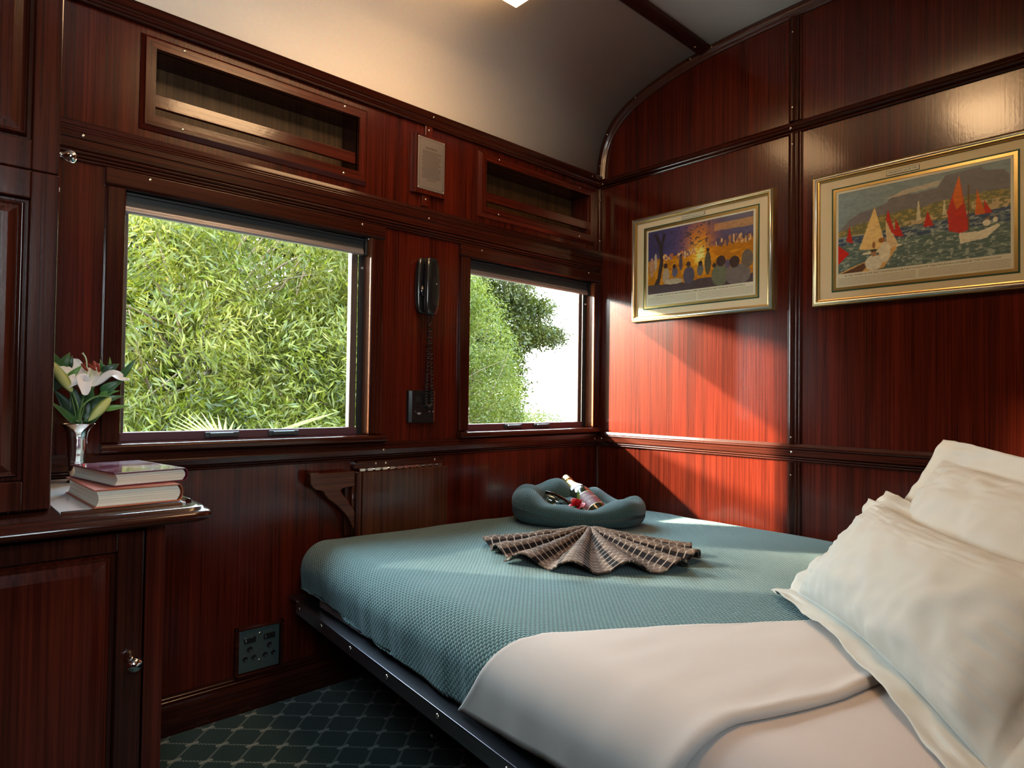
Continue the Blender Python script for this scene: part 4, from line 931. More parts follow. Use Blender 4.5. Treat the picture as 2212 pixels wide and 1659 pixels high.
# turned-down top sheet: band between line A (foot side) and line B (fold)
def yA(u): return -1.085 - 0.60 * (u + 1.50) + 0.004 * math.sin(u * 9) if u > -1.5 else -1.085 - 0.87 * (u + 1.50) + 0.006 * math.sin(u * 24)
def yB(u): return -1.575 - 0.155 * (u + 1.235) + 0.30 * max(0, -1.30 - u) ** 1.3 + 0.004 * math.sin(u * 14)
prof_s = [(0.0, 0.0045), (0.004, 0.0085), (0.012, 0.0105), (0.03, 0.0095)] + [(0.03 + 0.9 * (i / 26), 0.0095 + 0.004 * (i / 26)) for i in range(1, 26)] + [(0.93, 0.0155), (0.955, 0.0185), (0.975, 0.019), (0.99, 0.0165), (1.0, 0.0125), (1.001, 0.008), (0.992, 0.0045)]
P, UV = [], []
for s, off in prof_s:
    row = []
    for i in range(121):
        t_ = i / 120; vv = -1.2; ua, ub = -1.668, -0.03
        u = ua + (ub - ua) * t_
        v = yA(u) + (yB(u) - yA(u)) * s
        wv = 0.0022 * mnoise.noise(Vector((u * 5 + v * 9, v * 16, 2))) + 0.0016 * mnoise.noise(Vector((u * 9, v * 34, 7)))
        side = max(0.0, (xl(v) + RR) - u)
        ee = 0.003 * min(1, side / 0.15) * (1 + mnoise.noise(Vector((v * 14, 5, 0))))
        p = cloth(u, v, off + wv * (1 if off > 0.009 else 0) + ee, 2.56); row.append(p); UV.append((u, v))
    P.append(row)
o = MB().grid(P).build('top_sheet', SHEET, None, 0, uv=UV); tag(o, 'ivory top sheet turned down in a wide band across the bed', 'sheet')
md = o.modifiers.new('thick', 'SOLIDIFY'); md.thickness = 0.0012; md.offset = 0
P, UV = [], []
for j in range(41):
    row = []
    for i in range(91):
        u = -1.668 + 1.638 * i / 90; v0 = yB(u) + 0.03; v = v0 + (YH - v0) * j / 40
        row.append(cloth(u, v, 0.0038 + 0.001 * mnoise.noise(Vector((u * 5, v * 5, 9))), 2.4)); UV.append((u, v))
    P.append(row)
o = MB().grid(P).build('under_sheet', SHEET2, None, 0, uv=UV); tag(o, 'smooth ivory under sheet showing below the folded top sheet in front of the pillows', 'sheet')
md = o.modifiers.new('thick', 'SOLIDIFY'); md.thickness = 0.0008; md.offset = 0

# ------------------------------------------------------------------ pillows
def pillow(name, label, P0, U, Vd, Nn, a, b, T, fl, seed, sag=0.0, curl=None, n=96):
    """body a x b with corner P0, flange fl all round; Nn points to the face one sees"""
    P0, U, Vd, Nn = Vector(P0), Vector(U).normalized(), Vector(Vd).normalized(), Vector(Nn).normalized()
    def th(s, t):
        x, y = 2 * s - 1, 2 * t - 1
        if abs(x) >= 1 or abs(y) >= 1: return 0.0
        return T * ((1 - abs(x) ** 2.6) * (1 - abs(y) ** 2.6)) ** 0.52
    top, bot, UV = [], [], []
    S = [-fl / a + (1 + 2 * fl / a) * i / n for i in range(n + 1)]; TT = [-fl / b + (1 + 2 * fl / b) * i / n for i in range(n + 1)]
    for s in S:
        r1, r2 = [], []
        for t in TT:
            # plump pillows pull their edges in between the corners
            cs, ct = min(max(s, 0), 1), min(max(t, 0), 1)
            inx = 0.022 * math.sin(math.pi * ct) * (1 - 2 * cs); iny = 0.020 * math.sin(math.pi * cs) * (1 - 2 * ct)
            q = P0 + U * (s * a + inx) + Vd * (t * b + iny)
            w = th(s, t)
            edge = max(0.0, -s * a, (s - 1) * a, -t * b, (t - 1) * b) / fl if fl else 0
            nv = Vector((s * a * 9, t * b * 9, seed))
            wr = 0.010 * mnoise.noise(nv) * min(1, w / 0.03) + 0.006 * mnoise.noise(nv * 2.7) * min(1, w / 0.03)
            # gathers that run in from the seams
            for dd, ss in ((t, s), (1 - t, s), (s, t), (1 - s, t)):
                if 0 <= dd < 0.16: wr += 0.0065 * math.sin(dd / 0.16 * math.pi) * mnoise.noise(Vector((ss * 22, seed, dd * 3)))
            if t > 0.72 and w > 0.01: wr += -0.007 * abs(mnoise.noise(Vector((s * 7 + t * 2, t * 26, seed + 1)))) * min(1, (t - 0.72) / 0.1)
            wave = Nn * (0.008 * edge * mnoise.noise(Vector((s * 9, t * 9, seed + 3))) + 0.005 * edge * mnoise.noise(Vector((s * 13, t * 13, seed + 8)))) + (U * (0.003 * edge * mnoise.noise(Vector((t * 16, seed, 0)))) + Vd * (0.003 * edge * mnoise.noise(Vector((s * 16, seed, 5)))))
            q = q + wave
            if curl and edge > 0: q = q + curl(s, t, edge)
            r1.append(q + Nn * (w + wr + 0.0008)); r2.append(q - Nn * (w * 0.8 - wr * 0.3 + 0.0008)); UV.append((s * a, t * b))
        top.append(r1); bot.append(r2)
    m = MB(); m.grid(top); m.grid([r for r in bot[::-1]])
    o = m.build(name, PILW, None, 0, uv=UV + UV)
    bm = bmesh.new(); bm.from_mesh(o.data)
    # close the hem
    bm.verts.ensure_lookup_table(); N = n + 1; K = N * N
    def ti(i, j): return bm.verts[i * N + j]
    def bi(i, j): return bm.verts[K + (n - i) * N + j]
    ring = [(i, 0) for i in range(n)] + [(n, j) for j in range(n)] + [(i, n) for i in range(n, 0, -1)] + [(0, j) for j in range(n, 0, -1)]
    for k in range(len(ring)):
        a1, b1 = ring[k], ring[(k + 1) % len(ring)]
        try: bm.faces.new((ti(*a1), ti(*b1), bi(*b1), bi(*a1)))
        except ValueError: pass
    bmesh.ops.recalc_face_normals(bm, faces=bm.faces)
    for f in bm.faces: f.smooth = True
    bm.to_mesh(o.data); bm.free()
    tag(o, label, 'pillow', None); return o
U1 = Vector((-0.53, -0.455, 0)); H1 = Vector((0.65, -0.757, 0)).normalized()
lean = math.radians(50)
V1 = H1 * math.cos(lean) + Vector((0, 0, 1)) * math.sin(lean); N1_ = -(H1 * math.sin(lean)) + Vector((0, 0, 1)) * math.cos(lean)
def curl1(s, t, e):
    v = Vector((0, 0, 0))
    if t < 0: et = -t * 0.27; v += V1 * et - H1 * et + Vector((0, 0, 0.003 + 0.004 * math.sin(s * 19) * e))
    if s < 0: v += N1_ * 0.012 * e * math.sin(t * 7)
    if t > 1: v += -N1_ * 0.022 * e + V1 * -0.012 * e * e
    return v
pillow('pillow', 'big ivory pillow with a flat hem along its front, leaning across the bed', (-0.868, -1.302, 0.497), U1, V1, N1_, 0.70, 0.27, 0.080, 0.050, 3, curl=curl1)
lean2 = math.radians(58)
V2 = H1 * math.cos(lean2) + Vector((0, 0, 1)) * math.sin(lean2); N2_ = -(H1 * math.sin(lean2)) + Vector((0, 0, 1)) * math.cos(lean2)
pillow('pillow', 'pale pillow behind the big ivory one, its hem folded over at the top', (-0.79, -1.385, 0.502), U1, V2, N2_, 0.70, 0.355, 0.065, 0.050, 11)

# ------------------------------------------------------------------ folded towel fan
FA = Vector((-0.835, -0.668, 0)); RV = Vector((0.735, -0.678, 0)); FW = Vector((0.678, 0.735, 0))
def stripe_mat():
    m = bpy.data.materials.new('striped_towel'); n, l, b = nodes_of(m); M = mathn(n, l)
    uv = n.new('ShaderNodeUVMap'); sp = n.new('ShaderNodeSeparateXYZ'); l.new(uv.outputs[0], sp.inputs[0]); u, v = sp.outputs[0], sp.outputs[1]
    p = 0.040; uu = M('FRACT', M('DIVIDE', u, p)); vv = M('FRACT', M('DIVIDE', v, 0.022)); v2 = M('FRACT', M('ADD', M('DIVIDE', v, 0.022), 0.5))
    band = M('LESS_THAN', M('ABSOLUTE', M('SUBTRACT', uu, 0.5)), 0.125); gap = M('GREATER_THAN', M('ABSOLUTE', M('SUBTRACT', vv, 0.5)), 0.10)
    dash = M('MULTIPLY', band, gap)
    # white zigzag stitches between the bands and short ticks across them
    tri = M('ABSOLUTE', M('SUBTRACT', M('MULTIPLY', vv, 2.0), 1.0)); zig = M('LESS_THAN', M('ABSOLUTE', M('SUBTRACT', M('MULTIPLY', M('ABSOLUTE', M('SUBTRACT', uu, 0.5)), 2.0), M('ADD', M('MULTIPLY', tri, 0.62), 0.30))), 0.030)
    tick = M('LESS_THAN', M('ABSOLUTE', M('SUBTRACT', vv, 0.5)), 0.035)
    tick = M('MULTIPLY', tick, M('LESS_THAN', M('ABSOLUTE', M('SUBTRACT', uu, 0.5)), 0.30))
    white = M('MAXIMUM', M('MULTIPLY', zig, M('SUBTRACT', 1.0, band)), tick)
    nz = n.new('ShaderNodeTexNoise'); nz.inputs['Scale'].default_value = 14; l.new(uv.outputs[0], nz.inputs['Vector'])
    c0 = n.new('ShaderNodeValToRGB'); c0.color_ramp.elements[0].color = (0.060, 0.038, 0.030, 1); c0.color_ramp.elements[1].color = (0.15, 0.10, 0.075, 1); c0.color_ramp.elements[0].position = 0.35; c0.color_ramp.elements[1].position = 0.65; l.new(nz.outputs['Fac'], c0.inputs[0])
    a = n.new('ShaderNodeMix'); a.data_type = 'RGBA'; l.new(dash, a.inputs[0]); l.new(c0.outputs[0], a.inputs[6]); a.inputs[7].default_value = (0.008, 0.006, 0.007, 1)
    c = n.new('ShaderNodeMix'); c.data_type = 'RGBA'; l.new(white, c.inputs[0]); l.new(a.outputs[2], c.inputs[6]); c.inputs[7].default_value = (0.42, 0.37, 0.32, 1)
    l.new(c.outputs[2], b.inputs['Base Color']); b.inputs['Roughness'].default_value = 0.85; b.inputs['Sheen Weight'].default_value = 0.03; b.inputs['Specular IOR Level'].default_value = 0.08
    bp = n.new('ShaderNodeBump'); bp.inputs['Strength'].default_value = 0.7; bp.inputs['Distance'].default_value = 0.002
    l.new(M('ADD', M('MULTIPLY', dash, 1.0), M('MULTIPLY', white, 0.6)), bp.inputs['Height']); l.new(bp.outputs[0], b.inputs['Normal']); return m
def fan():
    NA, NR = 220, 40; P, UV = [], []
    npl = 8
    for i in range(NA + 1):
        s = i / NA; th = math.pi * (1.0 + s)          # left -> towards the room -> right
        th = math.radians(176) + (math.radians(364) - math.radians(176)) * s
        ph = s * npl; tri = 1 - abs((ph % 1.0) * 2 - 1)          # 0 valley, 1 ridge
        tri = 0.5 - 0.5 * math.cos(math.pi * tri)
        k = int(min(ph, npl - 1e-6)); rg = [0.315, 0.325, 0.345, 0.350, 0.335, 0.345, 0.325, 0.300][k]
        R = 1.00 * rg * (0.965 + 0.035 * tri) + 0.006 * math.sin(s * 31)
        row = []
        ends = abs(s - 0.5) * 2
        for j in range(NR + 1):
            q = j / NR; r = 0.012 + (R - 0.012) * q
            # the folds fan out: the ridge stands tall at the outside, bunched high at the middle
            amp = 0.010 + 0.022 * q ** 0.8 * (1 - 0.45 * max(0, ends - 0.75) / 0.25)
            basez = 0.050 * (1 - q) ** 1.3 + 0.004
            a_ = th + 0.05 * math.sin(q * 2.5 + k) * (1 - ends)
            x = math.cos(a_) * r; y = math.sin(a_) * r * 0.92
            p = FA + RV * x + FW * y
            z = ztop(p.x, p.y) + basez + amp * tri + 0.003 * mnoise.noise(Vector((x * 30, y * 30, 1)))
            row.append(Vector((p.x, p.y, z))); UV.append((s * npl * 0.080, r))
        P.append(row)
    m = MB().grid(P); o = m.build('folded_towel', stripe_mat(), None, 0, uv=UV)
    md = o.modifiers.new('thick', 'SOLIDIFY'); md.thickness = 0.005; md.offset = -1
    tag(o, 'brown striped towel folded into an open fan on the bedspread', 'towel')
fan()

# ------------------------------------------------------------------ rolled blanket nest
NC = Vector((-0.548, -0.372, 0))
def ring():
    NA, NB = 150, 30; P, UV = [], []; arc = 0
    for i in range(NA):
        a = 2 * math.pi * i / NA            # 0 = view right, 90 = away, 180 = left, 270 = front
        ca, sa = math.cos(a), math.sin(a)
        bump = lambda c, w: math.exp(-(((a - math.radians(c) + math.pi) % (2 * math.pi) - math.pi) / math.radians(w)) ** 2)
        H = 0.094 + 0.050 * bump(115, 24) + 0.034 * bump(165, 26) + 0.028 * bump(68, 16) - 0.026 * bump(268, 46) + 0.012 * bump(320, 14) + 0.006 * bump(350, 20) + 0.020 * bump(205, 25) - 0.012 * bump(92, 8) - 0.02 * bump(45, 20)
        rho = 0.052 + 0.010 * bump(320, 20) + 0.006 * bump(215, 30) + 0.006 * mnoise.noise(Vector((ca * 2, sa * 2, 5)))
        Rr, Rf = 0.188, 0.100
        cx, cy = Rr * ca, Rf * sa
        nx, ny = ca / Rr, sa / Rf; nl = math.hypot(nx, ny); nx /= nl; ny /= nl
        row = []
        for j in range(NB):
            b = 2 * math.pi * j / NB; cb, sb = math.cos(b), math.sin(b)
            w = rho * (abs(cb) ** 0.85) * math.copysign(1, cb); hz = H / 2 * (1 + sb * (abs(sb) ** -0.15 if abs(sb) > 1e-3 else 1))
            lean_ = 0.010 * max(0, sb)       # tops lean outward a little
            kx, ky = cx + nx * (w + lean_), cy + ny * (w + lean_)
            p = NC + RV * kx + FW * ky
            nzv = mnoise.noise(Vector((kx * 14, ky * 14, hz * 12 + 3))) * 0.008 + 0.005 * math.sin(a * 7 + b * 1.0) * max(0, sb)
            z = ztop(p.x, p.y) + 0.001 + max(0.0, hz + nzv * (0.3 + 0.7 * max(0, sb)))
            row.append(Vector((p.x, p.y, z))); UV.append((a * 0.15, b * 0.060))
        P.append(row)
    m = MB().grid(P, True, True, True)
    # inner folds the bottle and the glass lie on
    uv2 = list(UV)
    for (cx, cy, rx, ry, h, rot) in ((-0.030, 0.030, 0.080, 0.050, 0.088, 0.5), (0.060, 0.045, 0.075, 0.045, 0.080, -0.5), (-0.06, -0.02, 0.09, 0.05, 0.045, 0.1), (0.07, -0.02, 0.10, 0.05, 0.050, -0.1), (0.0, 0.0, 0.14, 0.07, 0.028, 0)):
        G = []
        for i in range(33):
            row = []
            for j in range(17):
                a = 2 * math.pi * i / 32; e = math.pi / 2 * j / 16
                lx, ly = rx * math.cos(a) * math.cos(e), ry * math.sin(a) * math.cos(e)
                x, y = cx + lx * math.cos(rot) - ly * math.sin(rot), cy + lx * math.sin(rot) + ly * math.cos(rot)
                p = NC + RV * x + FW * y
                z = ztop(p.x, p.y) + h * (math.sin(e) ** 0.8) + 0.005 * mnoise.noise(Vector((x * 25, y * 25, 2))) * math.sin(e) + 0.0015
                row.append(Vector((p.x, p.y, z))); uv2.append((x, y))
            G.append(row)
        m.grid(G)
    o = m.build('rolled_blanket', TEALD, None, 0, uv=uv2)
    tag(o, 'teal knitted blanket rolled into a nest holding the bottle and the glass', 'blanket')
ring()
# bottle lying in the nest
def frame_from(d, up=Vector((0, 0, 1))):
    d = Vector(d).normalized(); s = d.cross(up).normalized(); return d, s, s.cross(d)
tipb = Vector((-0.468, -0.230, 0.616)); labc = Vector((-0.528, -0.424, 0.531))
d = (tipb - labc).normalized(); L = 0.272; basec = tipb - d * L
t = thing('sparkling_wine_bottle', 'small sparkling wine bottle with gold foil and a maroon label lying in the blanket nest', 'bottle', basec)
R0 = 0.040
body = [(0.0001, 0.004), (R0 * .9, 0.0), (R0, 0.006), (R0, 0.132), (R0 * .985, 0.144), (R0 * .9, 0.160), (R0 * .70, 0.186), (R0 * .50, 0.208), (R0 * .42, 0.225), (R0 * .38, 0.260), (0.0001, 0.261)]
GB = bpy.data.materials.new('dark_green_glass'); n_, l_, b_ = nodes_of(GB); b_.inputs['Base Color'].default_value = (0.020, 0.022, 0.010, 1); b_.inputs['Roughness'].default_value = 0.05; b_.inputs['Coat Weight'].default_value = 1.0; b_.inputs['Coat Roughness'].default_value = 0.03
n_t = n_.new('ShaderNodeTexNoise'); n_t.inputs['Scale'].default_value = 4
MB().lathe(body, basec, d, 48).build('glass_body', GB, t)
FO = plain('gold_foil', (0.72, 0.50, 0.20), 0.28, 1.0, bump=(180, 0.6))
m = MB(); m.lathe([(R0 * .715, 0.1855), (R0 * .60, 0.200), (R0 * .50, 0.213), (R0 * .45, 0.228), (R0 * .43, 0.240), (R0 * .48, 0.242), (R0 * .48, 0.248), (R0 * .43, 0.250), (R0 * .46, 0.264), (R0 * .44, 0.270), (R0 * .34, 0.273), (0.0001, 0.274)], basec, d, 40); m.build('foil', FO, t)
# labels wrap the body on the side facing up and towards the room
cv = (CAM - labc); cv = (cv - d * cv.dot(d)).normalized(); upn = (Vector((0, 0, 1)) - d * d.z).normalized(); fc = (cv * 0.8 + upn * 0.6).normalized(); fs = d.cross(fc)
def wrap(h0, h1, a0, a1, rr_, mat, nm, par, corner=0.0):
    P = []
    for i in range(13):
        h = h0 + (h1 - h0) * i / 12; row = []; cut = corner * max(0, (abs(2 * i / 12 - 1) - 0.6) / 0.4)
        for j in range(25):
            a = (a0 + cut) + (a1 - a0 - 2 * cut) * j / 24; row.append(basec + d * h + (fc * math.cos(a) + fs * math.sin(a)) * rr_)
        P.append(row)
    return MB().grid(P).build(nm, mat, par)
lb = wrap(0.030, 0.112, -1.05, 1.05, R0 + 0.0004, plain('label_gilt', (0.70, 0.52, 0.28), 0.4, 0.6), 'label', t, 0.22)
wrap(0.033, 0.109, -0.99, 0.99, R0 + 0.0007, plain('label_maroon', (0.15, 0.016, 0.018), 0.45), 'label_field', lb, 0.22)
def wraptext(body_, size, h, mat, nm):
    cu = bpy.data.curves.new(nm, 'FONT'); cu.body = body_; cu.size = size; cu.align_x = 'CENTER'; cu.align_y = 'CENTER'; cu.resolution_u = 3; cu.extrude = 0.0001
    tt = bpy.data.objects.new('tmp', cu); COL.objects.link(tt); dg = bpy.context.evaluated_depsgraph_get(); dg.update(); me = bpy.data.meshes.new_from_object(tt.evaluated_get(dg)); bpy.data.objects.remove(tt)
    off = wloc(lb)
    for v in me.vertices:
        a = v.co.x / R0; p = basec + d * (h + v.co.y) + (fc * math.cos(a) + fs * math.sin(a)) * (R0 + 0.0010) - off; v.co = p
    me.materials.clear(); me.materials.append(mat); link(nm, me, lb)
CRM = plain('label_print', (0.85, 0.78, 0.62), 0.5)
wraptext('TRADITION', 0.0140, 0.074, CRM, 'label_word'); wraptext('GRANDE', 0.007, 0.092, GOLD, 'label_word'); wraptext('BRUT', 0.008, 0.054, GOLD, 'label_word')
ns = wrap(0.157, 0.184, -0.75, 0.75, R0 * .93, plain('neck_label', (0.72, 0.68, 0.74), 0.35), 'neck_label', t, 0.2)
for vtx in ns.data.vertices:          # follow the shoulder
    p = Vector(vtx.co) + wloc(t); h = (p - basec).dot(d); ax = basec + d * h; rr_ = float(np.interp(h, [0.144, 0.160, 0.186], [R0 * .985, R0 * .9, R0 * .70])) + 0.0012
    vtx.co = ax + (p - ax).normalized() * rr_ - wloc(t)

# champagne flute
rim = Vector((-0.655, -0.300, 0.572)); foot = Vector((-0.572, -0.410, 0.520)); dg_ = (foot - rim).normalized()
t = thing('champagne_flute', 'empty clear champagne glass lying in the blanket nest left of the bottle', 'glass', foot)
CG = glass_mat(); CG.name = 'clear_glass'; CG.node_tree.nodes['Fresnel'].inputs[0].default_value = 1.55
out = [(0.0235, 0.0), (0.0265, 0.020), (0.0275, 0.045), (0.0245, 0.075), (0.016, 0.098), (0.006, 0.112)]
inn = [(0.0045, 0.1095), (0.0145, 0.0965), (0.0232, 0.074), (0.0263, 0.045), (0.0254, 0.020), (0.0225, 0.0)]
o = MB().lathe(out + inn + [out[0]], rim, dg_, 40).build('bowl', CG, t)
MB().lathe([(0.0001, 0.1105), (0.0058, 0.1115), (0.0038, 0.118), (0.0034, 0.135), (0.0045, 0.146), (0.0001, 0.148)], rim, dg_, 24).build('stem', CG, t)
MB().lathe([(0.0001, 0.1455), (0.010, 0.1475), (0.025, 0.1500), (0.0255, 0.1512), (0.0001, 0.1525)], rim, dg_, 40).build('foot', CG, t)

# red rose
t = thing('red_rose', 'red rose bloom with a green leaf tucked between the glass and the bottle', 'flower', (-0.59, -0.445, 0.525))
rc = Vector((-0.615, -0.425, 0.545)); up_ = Vector((-0.45, -0.30, 0.84)).normalized()
def petal_surf(c, axis, ang, r0, h, open_, w, n1=9, n2=9, twist=0.0):
    ax, s1, s2 = frame_from(axis, Vector((1, 0, 0.1)))
    P = []
    for i in range(n1):
        q = i / (n1 - 1); row = []
        for j in range(n2):
            k = 2 * j / (n2 - 1) - 1; a = ang + k * w * (0.5 + 0.5 * math.sin(math.pi * min(1, q * 0.9 + 0.1))) * (1 - 0.25 * q ** 4) + twist * q
            rad = r0 * (0.25 + 0.75 * q ** 0.6) + open_ * q ** 2.2 - 0.006 * (1 - k * k) * 0
            hh = h * q - open_ * 0.5 * q ** 3 - 0.12 * h * k * k * q
            P_ = c + ax * hh + (s1 * math.cos(a) + s2 * math.sin(a)) * rad; row.append(P_)
        P.append(row)
    return P
ROSE = plain('rose_red', (0.50, 0.006, 0.014), 0.5, sheen=0.0); LEAFG = plain('leaf_green', (0.035, 0.115, 0.030), 0.4, bump=(60, 0.2)); LEAFL = plain('leaf_light', (0.10, 0.25, 0.04), 0.4, bump=(60, 0.2))
for k in range(11):
    ring_ = 0 if k < 3 else (1 if k < 7 else 2)
    P = petal_surf(rc, up_, k * 2.39, (0.008, 0.014, 0.019)[ring_], (0.030, 0.030, 0.026)[ring_], (0.0, 0.003, 0.012)[ring_], (1.2, 0.95, 0.8)[ring_])
    o = MB().grid(P).build('petal', ROSE, t); md = o.modifiers.new('t', 'SOLIDIFY'); md.thickness = 0.0006
def leaf(base, tip, width, up, mat, name, par, droop=0.0, fold=0.25, n1=13, n2=7, taper=0.5):
    base, tip = Vector(base), Vector(tip); L_ = (tip - base).length; dd, ss, uu = frame_from(tip - base, Vector(up)); P = []
    for i in range(n1):
        q = i / (n1 - 1); wv = width * (math.sin(math.pi * q ** taper) ** 0.8) if 0 < q < 1 else 0.0006; c = base + dd * L_ * q + uu * (droop * math.sin(math.pi * q))
        P.append([c + ss * wv * k + uu * (abs(k) * wv * fold) for k in [2 * j / (n2 - 1) - 1 for j in range(n2)]])
    o = MB().grid(P).build(name, mat, par); md = o.modifiers.new('t', 'SOLIDIFY'); md.thickness = 0.0008; return o
leaf(rc + up_ * 0.012 + Vector((0.008, 0, 0.008)), rc + Vector((0.020, 0.016, 0.062)), 0.0055, (-0.6, -0.7, 0.2), LEAFL, 'leaf', t)
leaf(rc + Vector((0.0, 0, 0.005)), rc + Vector((-0.045, -0.005, 0.004)), 0.007, (0, 0, 1), LEAFG, 'leaf', t)
MB().tube([rc + up_ * 0.004, rc - up_ * 0.012, rc + Vector((0.03, -0.005, -0.018))], 0.0022, 8).build('stem', LEAFG, t)
# ------------------------------------------------------------------ books
PAGES = bpy.data.materials.new('page_edges'); n_, l_, b_ = nodes_of(PAGES); tc_ = n_.new('ShaderNodeTexCoord'); mp_ = n_.new('ShaderNodeMapping'); mp_.inputs['Scale'].default_value = (3, 3, 900); nz_ = n_.new('ShaderNodeTexNoise'); nz_.inputs['Scale'].default_value = 1
l_.new(tc_.outputs['Object'], mp_.inputs['Vector']); l_.new(mp_.outputs[0], nz_.inputs['Vector']); rp_ = n_.new('ShaderNodeValToRGB'); rp_.color_ramp.elements[0].color = (0.42, 0.37, 0.29, 1); rp_.color_ramp.elements[1].color = (0.78, 0.73, 0.62, 1); rp_.color_ramp.elements[0].position = .3; rp_.color_ramp.elements[1].position = .6
l_.new(nz_.outputs['Fac'], rp_.inputs[0]); l_.new(rp_.outputs[0], b_.inputs['Base Color']); b_.inputs['Roughness'].default_value = 0.8
def book(label, c, w, dp, h, rot, z, cov, top_mat, word):
    """spine on the right (+x); c = centre, w across, dp deep"""
    t = thing('book', label, 'book', (c[0], c[1], z), None); t.rotation_euler = (0, 0, 0)
    R = Matrix.Rotation(rot, 3, 'Z')
    def X_(x, y, zz): v = R @ Vector((x, y, 0)); return (c[0] + v.x, c[1] + v.y, z + zz)
    x0, x1, y0, y1 = -w / 2, w / 2, -dp / 2, dp / 2
    m = MB()
    def slab(z0, z1, xa, xb, ya, yb):
        k = [X_(a, b, q) for q in (z0, z1) for b in (ya, yb) for a in (xa, xb)]; m.add(k, [(0, 2, 3, 1), (4, 5, 7, 6), (0, 1, 5, 4), (2, 6, 7, 3), (0, 4, 6, 2), (1, 3, 7, 5)])
    slab(0, 0.0022, x0, x1 - 0.004, y0, y1); slab(h - 0.0022, h, x0, x1 - 0.004, y0, y1)
    P = []
    for i in range(13):
        a = -math.pi / 2 + math.pi * i / 12; rows = []
        for rr_ in (h / 2, h / 2 - 0.0022):
            rows.append((x1 - 0.006 + 0.008 * math.cos(a) * rr_ / (h / 2), h / 2 + rr_ * math.sin(a)))
        P.append(rows)
    m.grid([[X_(P[i][0][0], y, P[i][0][1]) for i in range(13)] for y in (y0, y1)]); m.grid([[X_(P[i][1][0], y, P[i][1][1]) for i in range(13)][::-1] for y in (y0, y1)])
    for y in (y0, y1): m.grid([[X_(P[i][0][0], y, P[i][0][1]) for i in range(13)], [X_(P[i][1][0], y, P[i][1][1]) for i in range(13)]], False)
    m.build('cover', cov, t, 0.0006)
    # page block, hollow fore-edge on the left
    pb = MB(); G = []
    for y in (y0 + 0.004, y1 - 0.004):
        row = []
        for i in range(9):
            s = i / 8; row.append(X_(x0 + 0.004 + 0.004 * math.sin(math.pi * s), y, 0.0024 + (h - 0.0048) * s))
        for i in range(9):
            s = 1 - i / 8; row.append(X_(x1 - 0.008 + 0.006 * math.sin(math.pi * s), y, 0.0024 + (h - 0.0048) * s))
        G.append(row)
    pb.grid(G, False, False, True); n = len(G[0]); pb.f += [tuple(range(n)), tuple(range(n, 2 * n))[::-1]]; pb.sm += [False, False]
    pb.build('pages', PAGES, t)
    jk = MB(); jk.add([X_(x0 + 0.001, y0 + 0.001, h + 0.0003), X_(x1 - 0.008, y0 + 0.001, h + 0.0003), X_(x1 - 0.008, y1 - 0.001, h + 0.0003), X_(x0 + 0.001, y1 - 0.001, h + 0.0003)], [(0, 1, 2, 3)])
    jo = jk.build('jacket_art', top_mat, t)
    for wd, dy, sz in word:
        text('title', wd, plain('title_print', (0.72, 0.50, 0.48), 0.4), t, X_(0, dy, h + 0.0005), sz, R @ Matrix.Identity(3), extrude=0.00005)
ART = bpy.data.materials.new('glossy_jacket'); n_, l_, b_ = nodes_of(ART); tc_ = n_.new('ShaderNodeTexCoord'); nz_ = n_.new('ShaderNodeTexNoise'); nz_.inputs['Scale'].default_value = 14; nz_.inputs['Detail'].default_value = 6; l_.new(tc_.outputs['Object'], nz_.inputs['Vector'])
rp_ = n_.new('ShaderNodeValToRGB'); e = rp_.color_ramp.elements; e[0].position = 0.38; e[0].color = (0.16, 0.035, 0.065, 1); e[1].position = 0.62; e[1].color = (0.42, 0.33, 0.42, 1); e.new(0.5).color = (0.30, 0.13, 0.18, 1); l_.new(nz_.outputs['Fac'], rp_.inputs[0]); l_.new(rp_.outputs[0], b_.inputs['Base Color']); b_.inputs['Roughness'].default_value = 0.12; b_.inputs['Coat Weight'].default_value = 0.6
book('thick book with an orange cover, under the other book on the bedside top', (-2.006, -0.412), 0.150, 0.254, 0.0335, 0.03, 0.7128, plain('orange_cover', (0.42, 0.11, 0.045), 0.45), plain('salmon_jacket', (0.52, 0.16, 0.12), 0.35), [])
book('book with a plum and violet glossy cover, on top of the orange one', (-1.993, -0.397), 0.138, 0.224, 0.0265, 0.165, 0.7468, plain('plum_cover', (0.12, 0.012, 0.030), 0.3), ART, [('KWAZULU', 0.075, 0.020)] if False else [])

# ------------------------------------------------------------------ vase
VB = Vector((-2.040, -0.120, 0.7128))
t = thing('silver_vase', 'tall polished silver vase with a flared rim behind the books', 'vase', VB)
vp = [(0.0001, 0.0), (0.020, 0.0), (0.0205, 0.003), (0.016, 0.006), (0.0115, 0.011), (0.0125, 0.018), (0.0160, 0.032), (0.0185, 0.055), (0.0200, 0.080), (0.0205, 0.102), (0.0220, 0.118), (0.0275, 0.130), (0.0360, 0.1385), (0.0375, 0.1390), (0.0360, 0.1378), (0.0265, 0.128), (0.0205, 0.116), (0.0190, 0.100), (0.0180, 0.05), (0.0001, 0.03)]
MB().lathe(vp, VB, (0, 0, 1), 56).build('body', CHROME, t)

